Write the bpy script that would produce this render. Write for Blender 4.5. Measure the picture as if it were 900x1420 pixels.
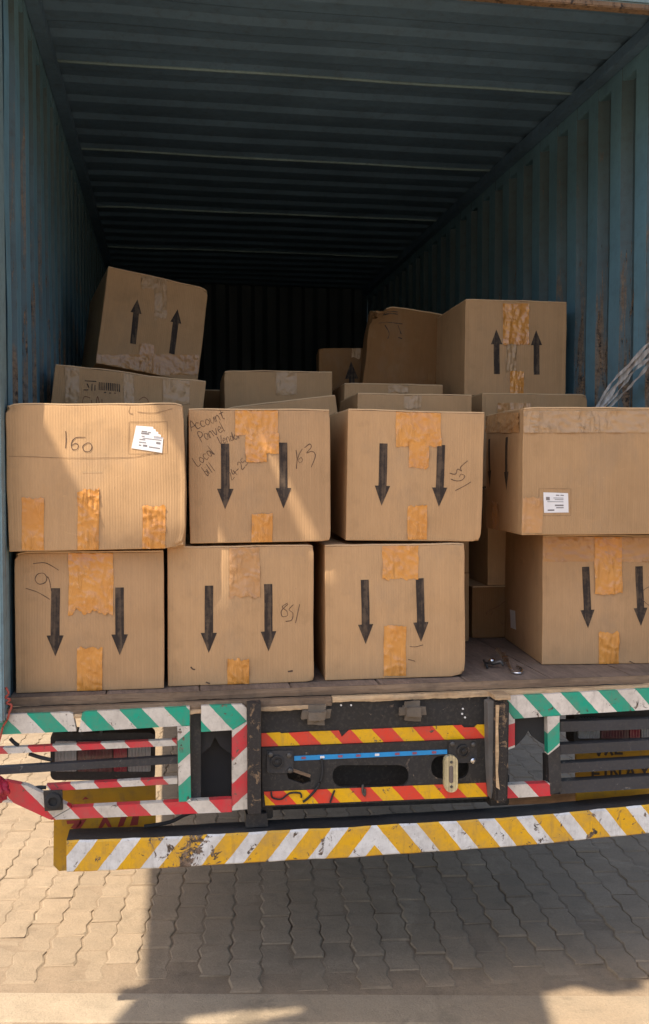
import bpy, bmesh, math, random
from mathutils import Vector, Matrix, noise
from mathutils.geometry import tessellate_polygon
R = math.radians
random.seed(7)
S = bpy.context.scene
for o in list(bpy.data.objects): bpy.data.objects.remove(o)

# ------------------------------------------------------------------ camera
FPX, CAM, YAW, PIT = 1350.0, Vector((.487, -3.08, 1.77)), R(9.14), R(2.33)
cd = bpy.data.cameras.new('camera'); cam = bpy.data.objects.new('camera', cd); S.collection.objects.link(cam)
cam.location = CAM; cam.rotation_euler = (R(90) - PIT, 0, -YAW)
cd.sensor_fit = 'VERTICAL'; cd.sensor_height = 36; cd.lens = 36 * FPX / 1420; cd.clip_end = 3000; cd.clip_start = .05
S.camera = cam
S.render.resolution_x, S.render.resolution_y = 649, 1024
# ------------------------------------------------------------------ sun, sky, exposure
LD = Vector((.5, .3, -1)).normalized()                 # the way the sunlight travels
ELEV = math.asin(-LD.z); AZ = math.atan2(-LD.x, -LD.y)
sl = bpy.data.lights.new('sun', 'SUN'); sl.energy = 4.3; sl.angle = R(.55); sl.color = (1, .9, .74)
so = bpy.data.objects.new('sun', sl); S.collection.objects.link(so)
so.rotation_euler = LD.to_track_quat('-Z', 'Y').to_euler(); so.location = (-4, -3, 9)
W = bpy.data.worlds.new('World'); S.world = W; W.use_nodes = True
wn = W.node_tree.nodes; wl = W.node_tree.links
sky = wn.new('ShaderNodeTexSky'); sky.sky_type = 'NISHITA'; sky.sun_disc = False
sky.sun_elevation = ELEV; sky.sun_rotation = AZ; sky.altitude = 10; sky.air_density = 1.0; sky.dust_density = 3.0; sky.ozone_density = 1.0
wl.new(sky.outputs[0], wn['Background'].inputs[0]); wn['Background'].inputs[1].default_value = .135
vs = S.view_settings; vs.view_transform = 'Standard'; vs.look = 'None'; vs.exposure = 1.06; vs.gamma = 1
S.render.engine = 'CYCLES'
S.cycles.max_bounces = 8; S.cycles.diffuse_bounces = 5

# ------------------------------------------------------------------ measuring helpers (photograph pixel -> point of the place)
FW = Vector((math.sin(YAW) * math.cos(PIT), math.cos(YAW) * math.cos(PIT), -math.sin(PIT)))
RT = Vector((math.cos(YAW), -math.sin(YAW), 0)); UP = RT.cross(FW)
def ray(x, y): return FW * FPX + RT * (x - 450) - UP * (y - 710)
def atY(x, y, Y): d = ray(x, y); return CAM + d * ((Y - CAM.y) / d.y)
def atZ(x, y, Z): d = ray(x, y); return CAM + d * ((Z - CAM.z) / d.z)
F = 1.08                                               # height of the load floor

# ------------------------------------------------------------------ mesh helpers
def link(o): S.collection.objects.link(o); return o
def empty(name, loc, label=None, cat=None, group=None):
    o = link(bpy.data.objects.new(name, None)); o.location = loc; o.empty_display_size = .1
    tag(o, label, cat, group); return o
def tag(o, label=None, cat=None, group=None, kind=None):
    for k, v in (('label', label), ('category', cat), ('group', group), ('kind', kind)):
        if v: o[k] = v
    return o
def origin(parent):
    v = Vector((0, 0, 0))
    while parent: v = v + parent.location; parent = parent.parent
    return v
def obj(name, verts, faces, mat, parent=None, smooth=False, uvs=None, mids=None, loc=None):
    off = origin(parent) if parent else Vector((0, 0, 0))
    if loc is not None: off = Vector(loc)
    me = bpy.data.meshes.new(name)
    me.from_pydata([tuple(Vector(v) - off) for v in verts], [], faces)
    for m in (mat if isinstance(mat, (list, tuple)) else [mat]): me.materials.append(m)
    if mids: me.polygons.foreach_set('material_index', mids)
    if uvs:
        ul = me.uv_layers.new(name='uv')
        for lp in me.loops: ul.data[lp.index].uv = uvs[lp.vertex_index]
    me.polygons.foreach_set('use_smooth', [smooth] * len(me.polygons)); me.update()
    o = link(bpy.data.objects.new(name, me))
    if parent: o.parent = parent
    elif loc is not None: o.location = off
    return o
def bm_obj(name, bm, mat, parent=None, smooth=False, loc=None):
    bm.verts.index_update()
    vs_ = [v.co.copy() for v in bm.verts]; fs = [[v.index for v in f.verts] for f in bm.faces]; bm.free()
    return obj(name, vs_, fs, mat, parent, smooth, loc=loc)
def add_box(bm, a, b, bev=.003):
    a, b = Vector(a), Vector(b); c = (a + b) / 2; d = b - a
    r = bmesh.ops.create_cube(bm, size=1)
    for v in r['verts']: v.co = Vector((c.x + v.co.x * d.x, c.y + v.co.y * d.y, c.z + v.co.z * d.z))
    if bev:
        es = list({e for v in r['verts'] for e in v.link_edges})
        bmesh.ops.bevel(bm, geom=es, offset=min(bev, min(abs(t) for t in d) * .45), segments=2, affect='EDGES')
def box(name, a, b, mat, parent=None, bev=.003, jit=0):
    bm = bmesh.new(); add_box(bm, a, b, bev)
    if jit:
        for v in bm.verts: v.co += noise.noise_vector(v.co * 9) * jit
    return bm_obj(name, bm, mat, parent)
def prism(name, loops, Y, th, mat, parent=None, px=True, bev=0):
    """flat plate: loops are outlines (first outer, then holes) on the plane y = Y, th thick going back"""
    L = [[(atY(p[0], p[1], Y) if px else Vector((p[0], Y, p[1]))) for p in lp] for lp in loops]
    flat = [v for lp in L for v in lp]; n = len(flat)
    tri = tessellate_polygon([[Vector((v.x, v.z, 0)) for v in lp] for lp in L])
    V = flat + [v + Vector((0, th, 0)) for v in flat]
    Fs = []
    for t in tri:
        a, b, c = (flat[i] for i in t)
        up = ((b - a).cross(c - a)).y < 0
        t = tuple(t) if up else tuple(reversed(t))
        Fs.append(t); Fs.append(tuple(i + n for i in reversed(t)))
    k = 0
    for lp in L:
        m = len(lp)
        for i in range(m): Fs.append((k + i, k + (i + 1) % m, k + (i + 1) % m + n, k + i + n))
        k += m
    bm = bmesh.new(); vv = [bm.verts.new(v) for v in V]
    for f in Fs:
        try: bm.faces.new([vv[i] for i in f])
        except ValueError: pass
    bmesh.ops.recalc_face_normals(bm, faces=bm.faces)
    return bm_obj(name, bm, mat, parent)
def rr(x0, x1, y0, y1, r, n=6):
    """rounded rectangle outline in pixels"""
    out = []
    for cx, cy, a0 in ((x1 - r, y0 + r, -90), (x1 - r, y1 - r, 0), (x0 + r, y1 - r, 90), (x0 + r, y0 + r, 180)):
        for i in range(n + 1): a = R(a0 + 90 * i / n); out.append((cx + r * math.cos(a), cy + r * math.sin(a)))
    return out
def circ(cx, cy, r, n=20): return [(cx + r * math.cos(2 * math.pi * i / n), cy + r * math.sin(2 * math.pi * i / n)) for i in range(n)]
def tube(name, pts, r, mat, parent=None, n=8, loc=None, flat=1.0):
    pts = [Vector(p) for p in pts]; V = []; Fs = []
    for i, p in enumerate(pts):
        t = (pts[min(i + 1, len(pts) - 1)] - pts[max(i - 1, 0)]).normalized()
        a = t.cross(Vector((0, 0, 1)) if abs(t.z) < .9 else Vector((1, 0, 0))).normalized(); b = t.cross(a)
        rad = r[i] if isinstance(r, (list, tuple)) else r
        for k in range(n):
            q = 2 * math.pi * k / n; V.append(p + a * math.cos(q) * rad + b * math.sin(q) * rad * flat)
    for i in range(len(pts) - 1):
        for k in range(n): Fs.append((i * n + k, i * n + (k + 1) % n, (i + 1) * n + (k + 1) % n, (i + 1) * n + k))
    Fs.append(tuple(reversed(range(n)))); Fs.append(tuple((len(pts) - 1) * n + k for k in range(n)))
    return obj(name, V, Fs, mat, parent, True, loc=loc)
def curve_pts(P, n=8):
    """Catmull-Rom through P"""
    P = [Vector(p) for p in P]; Q = [P[0]] + P + [P[-1]]; out = []
    for i in range(1, len(Q) - 2):
        for j in range(n):
            t = j / n; a, b, c, d = Q[i - 1], Q[i], Q[i + 1], Q[i + 2]
            out.append(.5 * ((2 * b) + (c - a) * t + (2 * a - 5 * b + 4 * c - d) * t * t + (3 * b - a - 3 * c + d) * t ** 3))
    out.append(P[-1]); return out
def lathe_y(name, c, prof, mat, parent=None, n=24, axis='Y', loc=None):
    """prof: list of (radius, offset along axis)"""
    V = []; Fs = []; c = Vector(c)
    for r_, o_ in prof:
        for k in range(n):
            q = 2 * math.pi * k / n
            if axis == 'Y': V.append(c + Vector((math.cos(q) * r_, o_, math.sin(q) * r_)))
            elif axis == 'X': V.append(c + Vector((o_, math.cos(q) * r_, math.sin(q) * r_)))
            else: V.append(c + Vector((math.cos(q) * r_, math.sin(q) * r_, o_)))
    m = len(prof)
    for i in range(m - 1):
        for k in range(n): Fs.append((i * n + k, i * n + (k + 1) % n, (i + 1) * n + (k + 1) % n, (i + 1) * n + k))
    Fs.append(tuple(range(n))); Fs.append(tuple((m - 1) * n + k for k in range(n)))
    bm = bmesh.new(); vv = [bm.verts.new(v) for v in V]
    for f in Fs: bm.faces.new([vv[i] for i in f])
    bmesh.ops.recalc_face_normals(bm, faces=bm.faces)
    return bm_obj(name, bm, mat, parent, loc=loc)

# ------------------------------------------------------------------ materials
class NT:
    def __init__(s, name):
        s.m = bpy.data.materials.new(name); s.m.use_nodes = True; s.t = s.m.node_tree
        s.b = s.t.nodes['Principled BSDF']; s.co = s.t.nodes.new('ShaderNodeTexCoord')
    def new(s, typ, **kw):
        n = s.t.nodes.new(typ)
        for k, v in kw.items(): setattr(n, k, v)
        return n
    def put(s, sock, v):
        if v is None: return
        if isinstance(v, bpy.types.NodeSocket): s.t.links.new(v, sock)
        elif isinstance(v, (tuple, list)) and len(v) == 3 and sock.type == 'RGBA': sock.default_value = (*v, 1)
        else: sock.default_value = v
    def coord(s, sc=(1, 1, 1), src='Object', rot=(0, 0, 0), loc=(0, 0, 0)):
        m = s.new('ShaderNodeMapping'); s.put(m.inputs['Scale'], sc); s.put(m.inputs['Rotation'], rot); s.put(m.inputs['Location'], loc)
        s.t.links.new(s.co.outputs[src], m.inputs[0]); return m.outputs[0]
    def noise(s, scale, detail=4, rough=.55, vec=None, dist=0):
        n = s.new('ShaderNodeTexNoise'); s.put(n.inputs['Scale'], scale); s.put(n.inputs['Detail'], detail); s.put(n.inputs['Roughness'], rough); s.put(n.inputs['Distortion'], dist)
        s.t.links.new(vec if vec is not None else s.co.outputs['Object'], n.inputs['Vector']); return n.outputs[0]
    def rng(s, v, a, b, c=0, d=1):
        n = s.new('ShaderNodeMapRange'); s.put(n.inputs[0], v)
        for i, q in enumerate((a, b, c, d)): s.put(n.inputs[i + 1], q)
        return n.outputs[0]
    def math(s, op, a, b=None):
        n = s.new('ShaderNodeMath', operation=op); s.put(n.inputs[0], a); s.put(n.inputs[1], b); return n.outputs[0]
    def mix(s, f, a, b, mode='MIX'):
        n = s.new('ShaderNodeMix', data_type='RGBA', blend_type=mode); s.put(n.inputs[0], f); s.put(n.inputs[6], a); s.put(n.inputs[7], b); return n.outputs[2]
    def bump(s, h, strength=.3, dist=.002, nrm=None):
        n = s.new('ShaderNodeBump'); s.put(n.inputs['Strength'], strength); s.put(n.inputs['Distance'], dist); s.put(n.inputs['Height'], h)
        if nrm is not None: s.t.links.new(nrm, n.inputs['Normal'])
        return n.outputs[0]
    def sep(s, src='Object'):
        n = s.new('ShaderNodeSeparateXYZ'); s.t.links.new(s.co.outputs[src], n.inputs[0]); return n.outputs
    def out(s, col=None, rough=None, nrm=None, metal=None, **kw):
        s.put(s.b.inputs['Base Color'], col); s.put(s.b.inputs['Roughness'], rough); s.put(s.b.inputs['Normal'], nrm); s.put(s.b.inputs['Metallic'], metal)
        for k, v in kw.items(): s.put(s.b.inputs[k.replace('_', ' ')], v)
        return s.m
def plain(name, col, rough=.6, metal=0, var=.25, sc=18, bump=.15):
    n = NT(name); q = n.noise(sc, 6); c = n.mix(n.rng(q, .3, .7), tuple(x * (1 - var) for x in col), tuple(min(1, x * (1 + var)) for x in col))
    return n.out(c, n.rng(q, .3, .7, max(0, rough - .1), min(1, rough + .12)), n.bump(n.noise(sc * 8, 4), bump, .001), metal)
def kraft(name, col, stain=(.30, .19, .10)):
    n = NT(name)
    w = n.new('ShaderNodeTexWave', wave_type='BANDS', bands_direction='X'); n.put(w.inputs['Scale'], 38); n.put(w.inputs['Distortion'], .6); n.put(w.inputs['Detail'], 2)
    n.t.links.new(n.co.outputs['UV'], w.inputs[0])
    big = n.noise(2.6, 4, .6); mid = n.noise(11, 5, .6); fib = n.noise(60, 4, .7, n.coord((1, 1, .35)))
    c = n.mix(n.rng(big, .35, .7), col, tuple(x * .84 for x in col))
    c = n.mix(n.rng(mid, .56, .78, 0, .45), c, stain); sp_ = n.noise(34, 6, .8, n.coord(loc=(7, 3, 9)), .5); c = n.mix(n.rng(sp_, .66, .72, 0, .5), c, (.16, .10, .06)); c = n.mix(n.rng(n.noise(3.5, 6, .7, n.coord((1, 1, .6), loc=(1, 9, 4))), .55, .66, 0, .22), c, (.24, .19, .14))
    c = n.mix(n.rng(fib, .35, .7, 0, .22), c, tuple(x * .7 for x in col))
    c = n.mix(n.rng(w.outputs[1], 0, .6, n.rng(big, .4, .65, .04, .2), 0), c, tuple(x * .72 for x in col))
    fl_ = n.noise(1, 3, .8, n.coord((75, 2.2, 1), 'UV')); c = n.mix(n.rng(fl_, .5, .72, 0, .16), c, tuple(x * .62 for x in col)); c = n.mix(n.rng(fl_, .45, .3, 0, .18), c, tuple(min(1, x * 1.25) for x in col))
    gm = n.new('ShaderNodeNewGeometry'); c = n.mix(n.rng(gm.outputs['Pointiness'], .515, .58, 0, .7), c, tuple(min(1, x * 1.3) for x in col))
    # scuffs
    sc = n.noise(7, 8, .75, n.coord((1, 1, 2.4), loc=(3, 1, 2)), 1.2)
    c = n.mix(n.rng(sc, .63, .70, 0, .35), c, tuple(min(1, x * 1.35) for x in col))
    b = n.bump(w.outputs[1], .22, .0016); b = n.bump(fl_, .25, .002, b); b = n.bump(mid, .25, .004, b); b = n.bump(fib, .12, .001, b)
    return n.out(c, n.rng(mid, .3, .7, .72, .9), b, Specular_IOR_Level=.25)
K_A = kraft('kraft_board', (.52, .316, .162))
K_B = kraft('kraft_board_warm', (.56, .342, .173))
K_C = kraft('kraft_board_olive', (.475, .292, .148))
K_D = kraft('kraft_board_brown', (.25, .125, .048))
K_E = kraft('kraft_edge', (.52, .36, .21))
def tapem(name, col, dark, rough, st, coat=.5, cre=1.45):
    n = NT(name); u = n.coord((1, 1, .22), rot=(0, .12, 0)); wob = n.new('ShaderNodeMix', data_type='VECTOR'); nz = n.new('ShaderNodeTexNoise'); n.put(nz.inputs['Scale'], 14); n.t.links.new(u, nz.inputs['Vector'])
    n.put(wob.inputs[0], .05); n.t.links.new(u, wob.inputs[4]); n.t.links.new(nz.outputs['Color'], wob.inputs[5])
    v = n.new('ShaderNodeTexVoronoi', feature='F1'); v2 = n.new('ShaderNodeTexVoronoi', feature='DISTANCE_TO_EDGE')
    for q in (v, v2): n.put(q.inputs['Scale'], 62); n.t.links.new(wob.outputs[1], q.inputs['Vector'])
    g = n.noise(7, 4); q2 = n.noise(120, 4, .6); patch = n.rng(n.noise(11, 3, .5, n.coord(loc=(3, 7, 1))), .42, .6)
    c = n.mix(n.rng(g, .3, .7), col, dark)
    c = n.mix(n.math('MULTIPLY', n.rng(v2.outputs['Distance'], 0, .03, .42, 0), patch), c, tuple(min(1, x * cre + (cre - 1) * .12) for x in col))
    c = n.mix(n.math('MULTIPLY', n.rng(v.outputs['Distance'], .25, .6, 0, .14), patch), c, tuple(x * .62 for x in dark))
    b = n.bump(n.math('MULTIPLY', v.outputs['Distance'], patch), st, .012); b = n.bump(q2, st * .2, .001, b)
    return n.out(c, rough, b, Specular_IOR_Level=.5, Coat_Weight=coat, Coat_Roughness=.12)
TAPE = tapem('brown_packing_tape', (.68, .305, .065), (.58, .235, .045), .22, .55)
TAPE2 = tapem('thin_packing_tape', (.54, .285, .115), (.45, .23, .09), .32, .5, .2)
TAPE3 = tapem('clear_packing_tape', (.46, .29, .152), (.41, .255, .13), .42, .8, .08, 1.2)
def ink(name, col, keep):
    n = NT(name); q = n.noise(70, 3, .6, n.coord((1, 1, .06))); r_ = n.noise(40, 5, .7)
    c = n.mix(n.rng(n.math('ADD', q, n.math('MULTIPLY', r_, .7)), .80, 1.0, 0, keep), col, (.28, .19, .12))
    return n.out(c, .75, None, Specular_IOR_Level=.2)
INK = ink('printed_ink', (.040, .030, .025), .30); INKG = ink('label_ink', (.22, .2, .2), .1); PEN = ink('pen_ink', (.085, .052, .04), .3); PENR = ink('red_pen_ink', (.15, .05, .025), .2)
PAPER = plain('label_paper', (.78, .76, .76), .6, 0, .04); LINE = plain('box_outline_print', (.27, .16, .08), .8)

def wood(name, ca, cb, ax):
    n = NT(name); v = n.coord(ax); q = n.noise(9, 8, .65, v, .8); q2 = n.noise(55, 5, .7, v); d = n.noise(5, 5, .7)
    c = n.mix(n.rng(q, .3, .7), ca, cb); c = n.mix(n.rng(q2, .45, .75, 0, .55), c, tuple(x * .45 for x in ca)); c = n.mix(n.rng(d, .5, .7, 0, .6), c, (.07, .05, .035))
    return n.out(c, .85, n.bump(q2, .5, .003, n.bump(q, .4, .006)))
W_SILL = wood('weathered_timber', (.13, .085, .055), (.29, .195, .12), (.25, 4, 4))
W_RAW_SUN = wood('raw_and_sunlit_timber', (.40, .26, .14), (.68, .48, .28), (.3, 5, 5))  # raw wood on the torn post; also paints the sunlit line on the sill
W_FLOOR = wood('scuffed_plywood', (.15, .11, .085), (.27, .20, .155), (3, .4, 3))
def cpaint(name, col, rust_hi, zlo=.2, zhi=1.9, dirt=.4):
    n = NT(name); z = n.sep()[2]
    st = n.noise(6, 9, .72, n.coord((4, 4, .35)), .5); blo = n.noise(18, 8, .7, n.coord((2, 2, .3), loc=(2, 5, 1)), .7); fine = n.noise(70, 4, .7)
    up = n.rng(z, zlo, zhi, rust_hi, -.12)
    m = n.rng(n.math('ADD', st, up), .60, .68); m2 = n.rng(n.math('ADD', blo, up), .66, .70)
    c = n.mix(n.rng(n.noise(3, 5), .3, .7), col, tuple(x * .72 for x in col))
    c = n.mix(n.math('MULTIPLY', m, .85), c, n.mix(n.rng(fine, .35, .65), (.11, .07, .042), (.27, .18, .11)))
    c = n.mix(m2, c, n.mix(n.rng(fine, .4, .6), (.012, .010, .009), (.26, .16, .09)))
    c = n.mix(n.rng(n.noise(26, 5, .7), .48, .75, 0, dirt), c, (.06, .06, .055))
    return n.out(c, n.rng(st, .3, .7, .45, .75), n.bump(n.math('ADD', m2, n.math('MULTIPLY', fine, .3)), .4, .003), Specular_IOR_Level=.4)
C_RIDGE = cpaint('container_paint', (.165, .33, .43), .09, .3, 2.2, .22)
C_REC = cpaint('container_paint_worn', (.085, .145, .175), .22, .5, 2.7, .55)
C_ROOF = cpaint('container_roof_paint', (.13, .228, .345), -.08, 0, 5)
C_POST = cpaint('container_post_paint', (.24, .36, .40), .06)
C_RUST = cpaint('container_rusty_rail', (.22, .14, .08), .25, 0, 8)

def stripe(name, A, B, P, a, b, anchor, duty=.5, wear=.05, vx=None, grime=.5, scar=None, Y=-.05, org=None):
    """painted or stuck-on hazard stripes: colour A where the phase a*x+b*z counted from the anchor is in the first part of the period"""
    n = NT(name); o = n.sep(); p = atY(anchor[0], anchor[1], Y) - org
    x = o[0]
    if vx is not None: x = n.math('ABSOLUTE', n.math('SUBTRACT', o[0], vx - org.x)); px_ = abs(p.x - (vx - org.x))
    else: px_ = p.x
    wob = n.math('MULTIPLY', n.math('SUBTRACT', n.noise(35, 3), .5), .006)
    ph = n.math('ADD', n.math('MULTIPLY', x, a), n.math('MULTIPLY', o[2], b))
    fr = n.math('FRACT', n.math('DIVIDE', n.math('ADD', n.math('SUBTRACT', ph, a * px_ + b * p.z - 50 * P), wob), P))
    m = n.math('LESS_THAN', fr, duty)
    c = n.mix(m, B, A)
    big = n.noise(9, 6, .7); fine = n.noise(60, 6, .75); chips = n.noise(28, 8, .72, n.coord(loc=(4, 2, 7)), .7)
    c = n.mix(n.rng(big, .42, .75, 0, grime), c, (.20, .16, .12))
    c = n.mix(n.rng(fine, .5, .8, 0, .4), c, (.16, .13, .11))
    ch = chips
    if scar:
        sx_ = n.math('DIVIDE', n.math('SUBTRACT', o[0], scar[0] - org.x), scar[1]); dd = n.math('SUBTRACT', 1, n.math('ABSOLUTE', sx_)); ch = n.math('ADD', chips, n.rng(dd, 0, 1, 0, .13)); 
    mk = n.rng(ch, .66 - wear, .685 - wear)
    streak = n.noise(14, 6, .7, n.coord((3, 3, .5), loc=(5, 5, 5))); c = n.mix(n.rng(streak, .55, .75, 0, .4), c, (.13, .10, .08))
    c = n.mix(mk, c, n.mix(n.rng(fine, .4, .6), (.035, .028, .024), (.20, .14, .10)))
    return n.out(c, n.rng(big, .3, .7, .35, .6), n.bump(n.math('SUBTRACT', n.math('MULTIPLY', fine, .4), mk), .35, .002), Specular_IOR_Level=.4)
def chipped(name, col, under, wear, rough=.55, sc=22):
    n = NT(name); q = n.noise(sc, 9, .75, None, .6); f_ = n.noise(sc * 4, 5, .7); g = n.noise(4, 5, .6)
    c = n.mix(n.rng(g, .3, .7), tuple(x * .7 for x in col), tuple(x * 1.3 for x in col))
    c = n.mix(n.rng(f_, .5, .75, 0, .5), c, (.10, .085, .07))
    mk = n.rng(q, .70 - wear, .74 - wear); c = n.mix(mk, c, n.mix(n.rng(f_, .35, .65), under, tuple(x * .35 for x in under)))
    return n.out(c, n.rng(g, .3, .7, rough - .1, rough + .2), n.bump(n.math('SUBTRACT', n.math('MULTIPLY', f_, .4), mk), .45, .003), Specular_IOR_Level=.4)
BLACK = chipped('black_chassis_paint', (.02, .019, .019), (.20, .15, .11), .09)
BLACKW = chipped('worn_black_paint', (.03, .029, .03), (.30, .26, .22), .06)
RUSTPOST = chipped('rusty_post_paint', (.028, .024, .022), (.30, .20, .12), .13, .75, 30)
GREYST = chipped('grey_slat_paint', (.038, .038, .042), (.22, .20, .18), .09)
FLANGE = chipped('bare_grey_flange', (.15, .14, .13), (.28, .18, .10), .06, .6)
RUBBER = plain('black_rubber', (.02, .02, .021), .8, 0, .3, 25, .4)
DIRTRUB2 = chipped('dusty_rubber_stop', (.15, .12, .09), (.30, .23, .16), .12, .9)
DIRTRUB = chipped('dusty_rubber', (.05, .042, .036), (.22, .17, .12), .08, .85)
STEEL = plain('bright_steel', (.6, .6, .62), .25, 1, .1)
DARKST = plain('dark_steel', (.10, .095, .09), .5, .6)
YEL_BOARD = chipped('yellow_flap_paint', (.40, .22, .01), (.07, .035, .02), .05, .6, 9)
RED_LET = plain('red_letter_paint', (.23, .025, .02), .6); BLK_LET = plain('black_letter_paint', (.03, .02, .015), .6)
def glassy(name, col, rough=.25):
    n = NT(name); w = n.new('ShaderNodeTexWave', bands_direction='X'); n.put(w.inputs['Scale'], 30); n.t.links.new(n.co.outputs['Object'], w.inputs[0])
    d = n.noise(14, 6, .7); c = n.mix(n.rng(d, .4, .7, 0, .55), col, (.16, .13, .11))
    return n.out(c, rough, n.bump(w.outputs[1], .5, .004), Coat_Weight=.4)
LENS_R = glassy('red_lamp_lens', (.26, .012, .03)); LENS_D = glassy('dark_red_lamp_lens', (.10, .025, .03)); LENS_C = glassy('clear_lamp_lens', (.30, .29, .28)); LENS_A = glassy('smoked_lamp_lens', (.12, .10, .095))
REFL = glassy('pale_amber_reflector', (.62, .52, .28), .3)
BLUE = plain('blue_tape', (.01, .25, .58), .4, 0, .08); BLUEDOT = plain('tape_red_dot', (.30, .08, .12), .5)
REDCLOTH = plain('red_plastic_sheet', (.36, .015, .04), .3, 0, .35, 30, .6); REDWIRE = plain('red_wire', (.35, .06, .04), .5)
n = NT('clear_plastic_strap'); q = n.noise(30, 4, .6, n.coord((1, 1, .4)))
PLASTIC = n.out(n.mix(n.rng(q, .4, .65), (.45, .45, .46), (.85, .86, .88)), .22, n.bump(q, .6, .004), Transmission_Weight=.25, Specular_IOR_Level=.6)
SHADE_SHEET = plain('shade_sheet', (.30, .33, .32), .7); GALV = plain('galvanised_pole', (.4, .4, .4), .45, .7)  # first one is the sheet of the added shade canopy

def paverm(name, col):
    n = NT(name); oi = n.new('ShaderNodeObjectInfo'); g = n.new('ShaderNodeNewGeometry')
    pos = g.outputs['Position']
    big = n.noise(.9, 5, .6, pos); mid = n.noise(9, 6, .65, pos); fine = n.noise(120, 4, .75, pos); grit = n.noise(340, 2, .6, pos)
    c = n.mix(n.rng(oi.outputs['Random'], 0, 1), tuple(x * .86 for x in col), tuple(x * 1.08 for x in col))
    c = n.mix(n.rng(big, .35, .7, 0, .8), c, (.28, .20, .125)); oil = n.noise(2.2, 7, .7, pos, .8); c = n.mix(n.rng(oil, .57, .68, 0, .6), c, tuple(x * .35 for x in col)); c = n.mix(n.rng(oil, .43, .33, 0, .5), c, (.40, .31, .21))
    c = n.mix(n.rng(mid, .45, .72, 0, .5), c, tuple(x * .6 for x in col))
    c = n.mix(n.rng(fine, .45, .7, 0, .4), c, tuple(x * .55 for x in col))
    c = n.mix(n.rng(grit, .6, .75, 0, .4), c, (.42, .35, .26))
    b = n.bump(mid, .7, .009); b = n.bump(fine, .8, .003, b); b = n.bump(grit, .3, .001, b)
    return n.out(c, .9, b, Specular_IOR_Level=.2)
PAVER = paverm('concrete_paver', (.285, .215, .145)); STRIP = paverm('concrete_edging', (.33, .26, .18)); SAND = paverm('joint_sand', (.225, .165, .11)); YARD = paverm('dusty_yard', (.35, .28, .20))

# ------------------------------------------------------------------ ground
ground = obj('ground', [(-300, -300, -.03), (300, -300, -.03), (300, 300, -.03), (-300, 300, -.03)], [(0, 1, 2, 3)], YARD)
tag(ground, 'dusty pale yard ground around the truck', 'ground', kind='structure')
pave = obj('pavement', [(-9, -9, -.0038), (11, -9, -.0038), (11, 13, -.0038), (-9, 13, -.0038)], [(0, 1, 2, 3)], SAND)
tag(pave, 'interlocking zigzag concrete block paving under the truck tail', 'paving', kind='structure')
PA = R(-5.4); PC, PS = math.cos(PA), math.sin(PA)
def pgrid(a, b): return Vector((.4 + a * PC - b * PS, .2 + a * PS + b * PC, 0))
PW, PL = .1125, .225
def paver_mesh(seed):
    rnd = random.Random(seed); a = .0065; ts = [0, .125, .375, .625, .875, 1]; of = [0, a, -a, a, -a, 0]
    g = .0018
    left = [(of[i] + g - PW / 2, (t - .5) * (PL - 2 * g)) for i, t in enumerate(ts)]; right = [(of[i] - g + PW / 2, (t - .5) * (PL - 2 * g)) for i, t in enumerate(ts)]
    ol = left + right[::-1]; n_ = len(ol); V = []
    for k, (ins, z) in enumerate(((0, -.02), (0, -.004), (.0025, -.0012), (.007, 0))):
        for x, y in ol:
            sx = x - math.copysign(ins, x) if k else x; sy = y - math.copysign(ins, y) if abs(y) > PL * .45 else y
            V.append((sx + rnd.uniform(-.0022, .0022), sy + rnd.uniform(-.003, .003), z + rnd.uniform(-.0012, .0012) * (k > 1)))
    Fs = [(k * n_ + (i + 1) % n_, k * n_ + i, (k + 1) * n_ + i, (k + 1) * n_ + (i + 1) % n_) for k in range(3) for i in range(n_)]
    top = [3 * n_ + i for i in range(n_)]
    for i in range(5): Fs.append((top[i], top[n_ - 1 - i], top[n_ - 2 - i], top[i + 1]))
    return V, [tuple(reversed(f)) for f in Fs]
PM = []
for s in range(6):
    V, Fs = paver_mesh(s); me = bpy.data.meshes.new('paver'); me.from_pydata(V, [], Fs); me.materials.append(PAVER)
    bm = bmesh.new(); bm.from_mesh(me); bmesh.ops.recalc_face_normals(bm, faces=bm.faces); bm.to_mesh(me); bm.free(); PM.append(me)
# concrete edging strip (between two pixel rows) runs a little askew to the blocks
e0, e1 = atZ(0, 1375, 0), atZ(900, 1380, 0); ed = (e1 - e0).normalized(); en = Vector((ed.y, -ed.x, 0))
STW = .175
def strip_d(p): return (p - e0).dot(en)          # >0 on the camera side
spots = []
for i in range(-60, 70):
    for j in range(-40, 50):
        c = pgrid(i * PW, (j + (.5 if i % 2 else 0)) * PL)
        d = strip_d(c)
        if -.105 < d < STW + .105: continue
        if not (-8.5 < c.x < 10.5 and -8.5 < c.y < 12.5): continue
        v = c - CAM; z = v.dot(FW)
        vis = 1e9
        if z > .3:
            X, Y_ = 450 + FPX * v.dot(RT) / z, 710 - FPX * v.dot(UP) / z
            if -40 < X < 940 and 1000 < Y_ < 1450 and c.y < 4.5: vis = z
        spots.append((vis, c))
spots.sort(key=lambda t: t[0])
rp = random.Random(3)
V2, F2 = [], []
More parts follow.
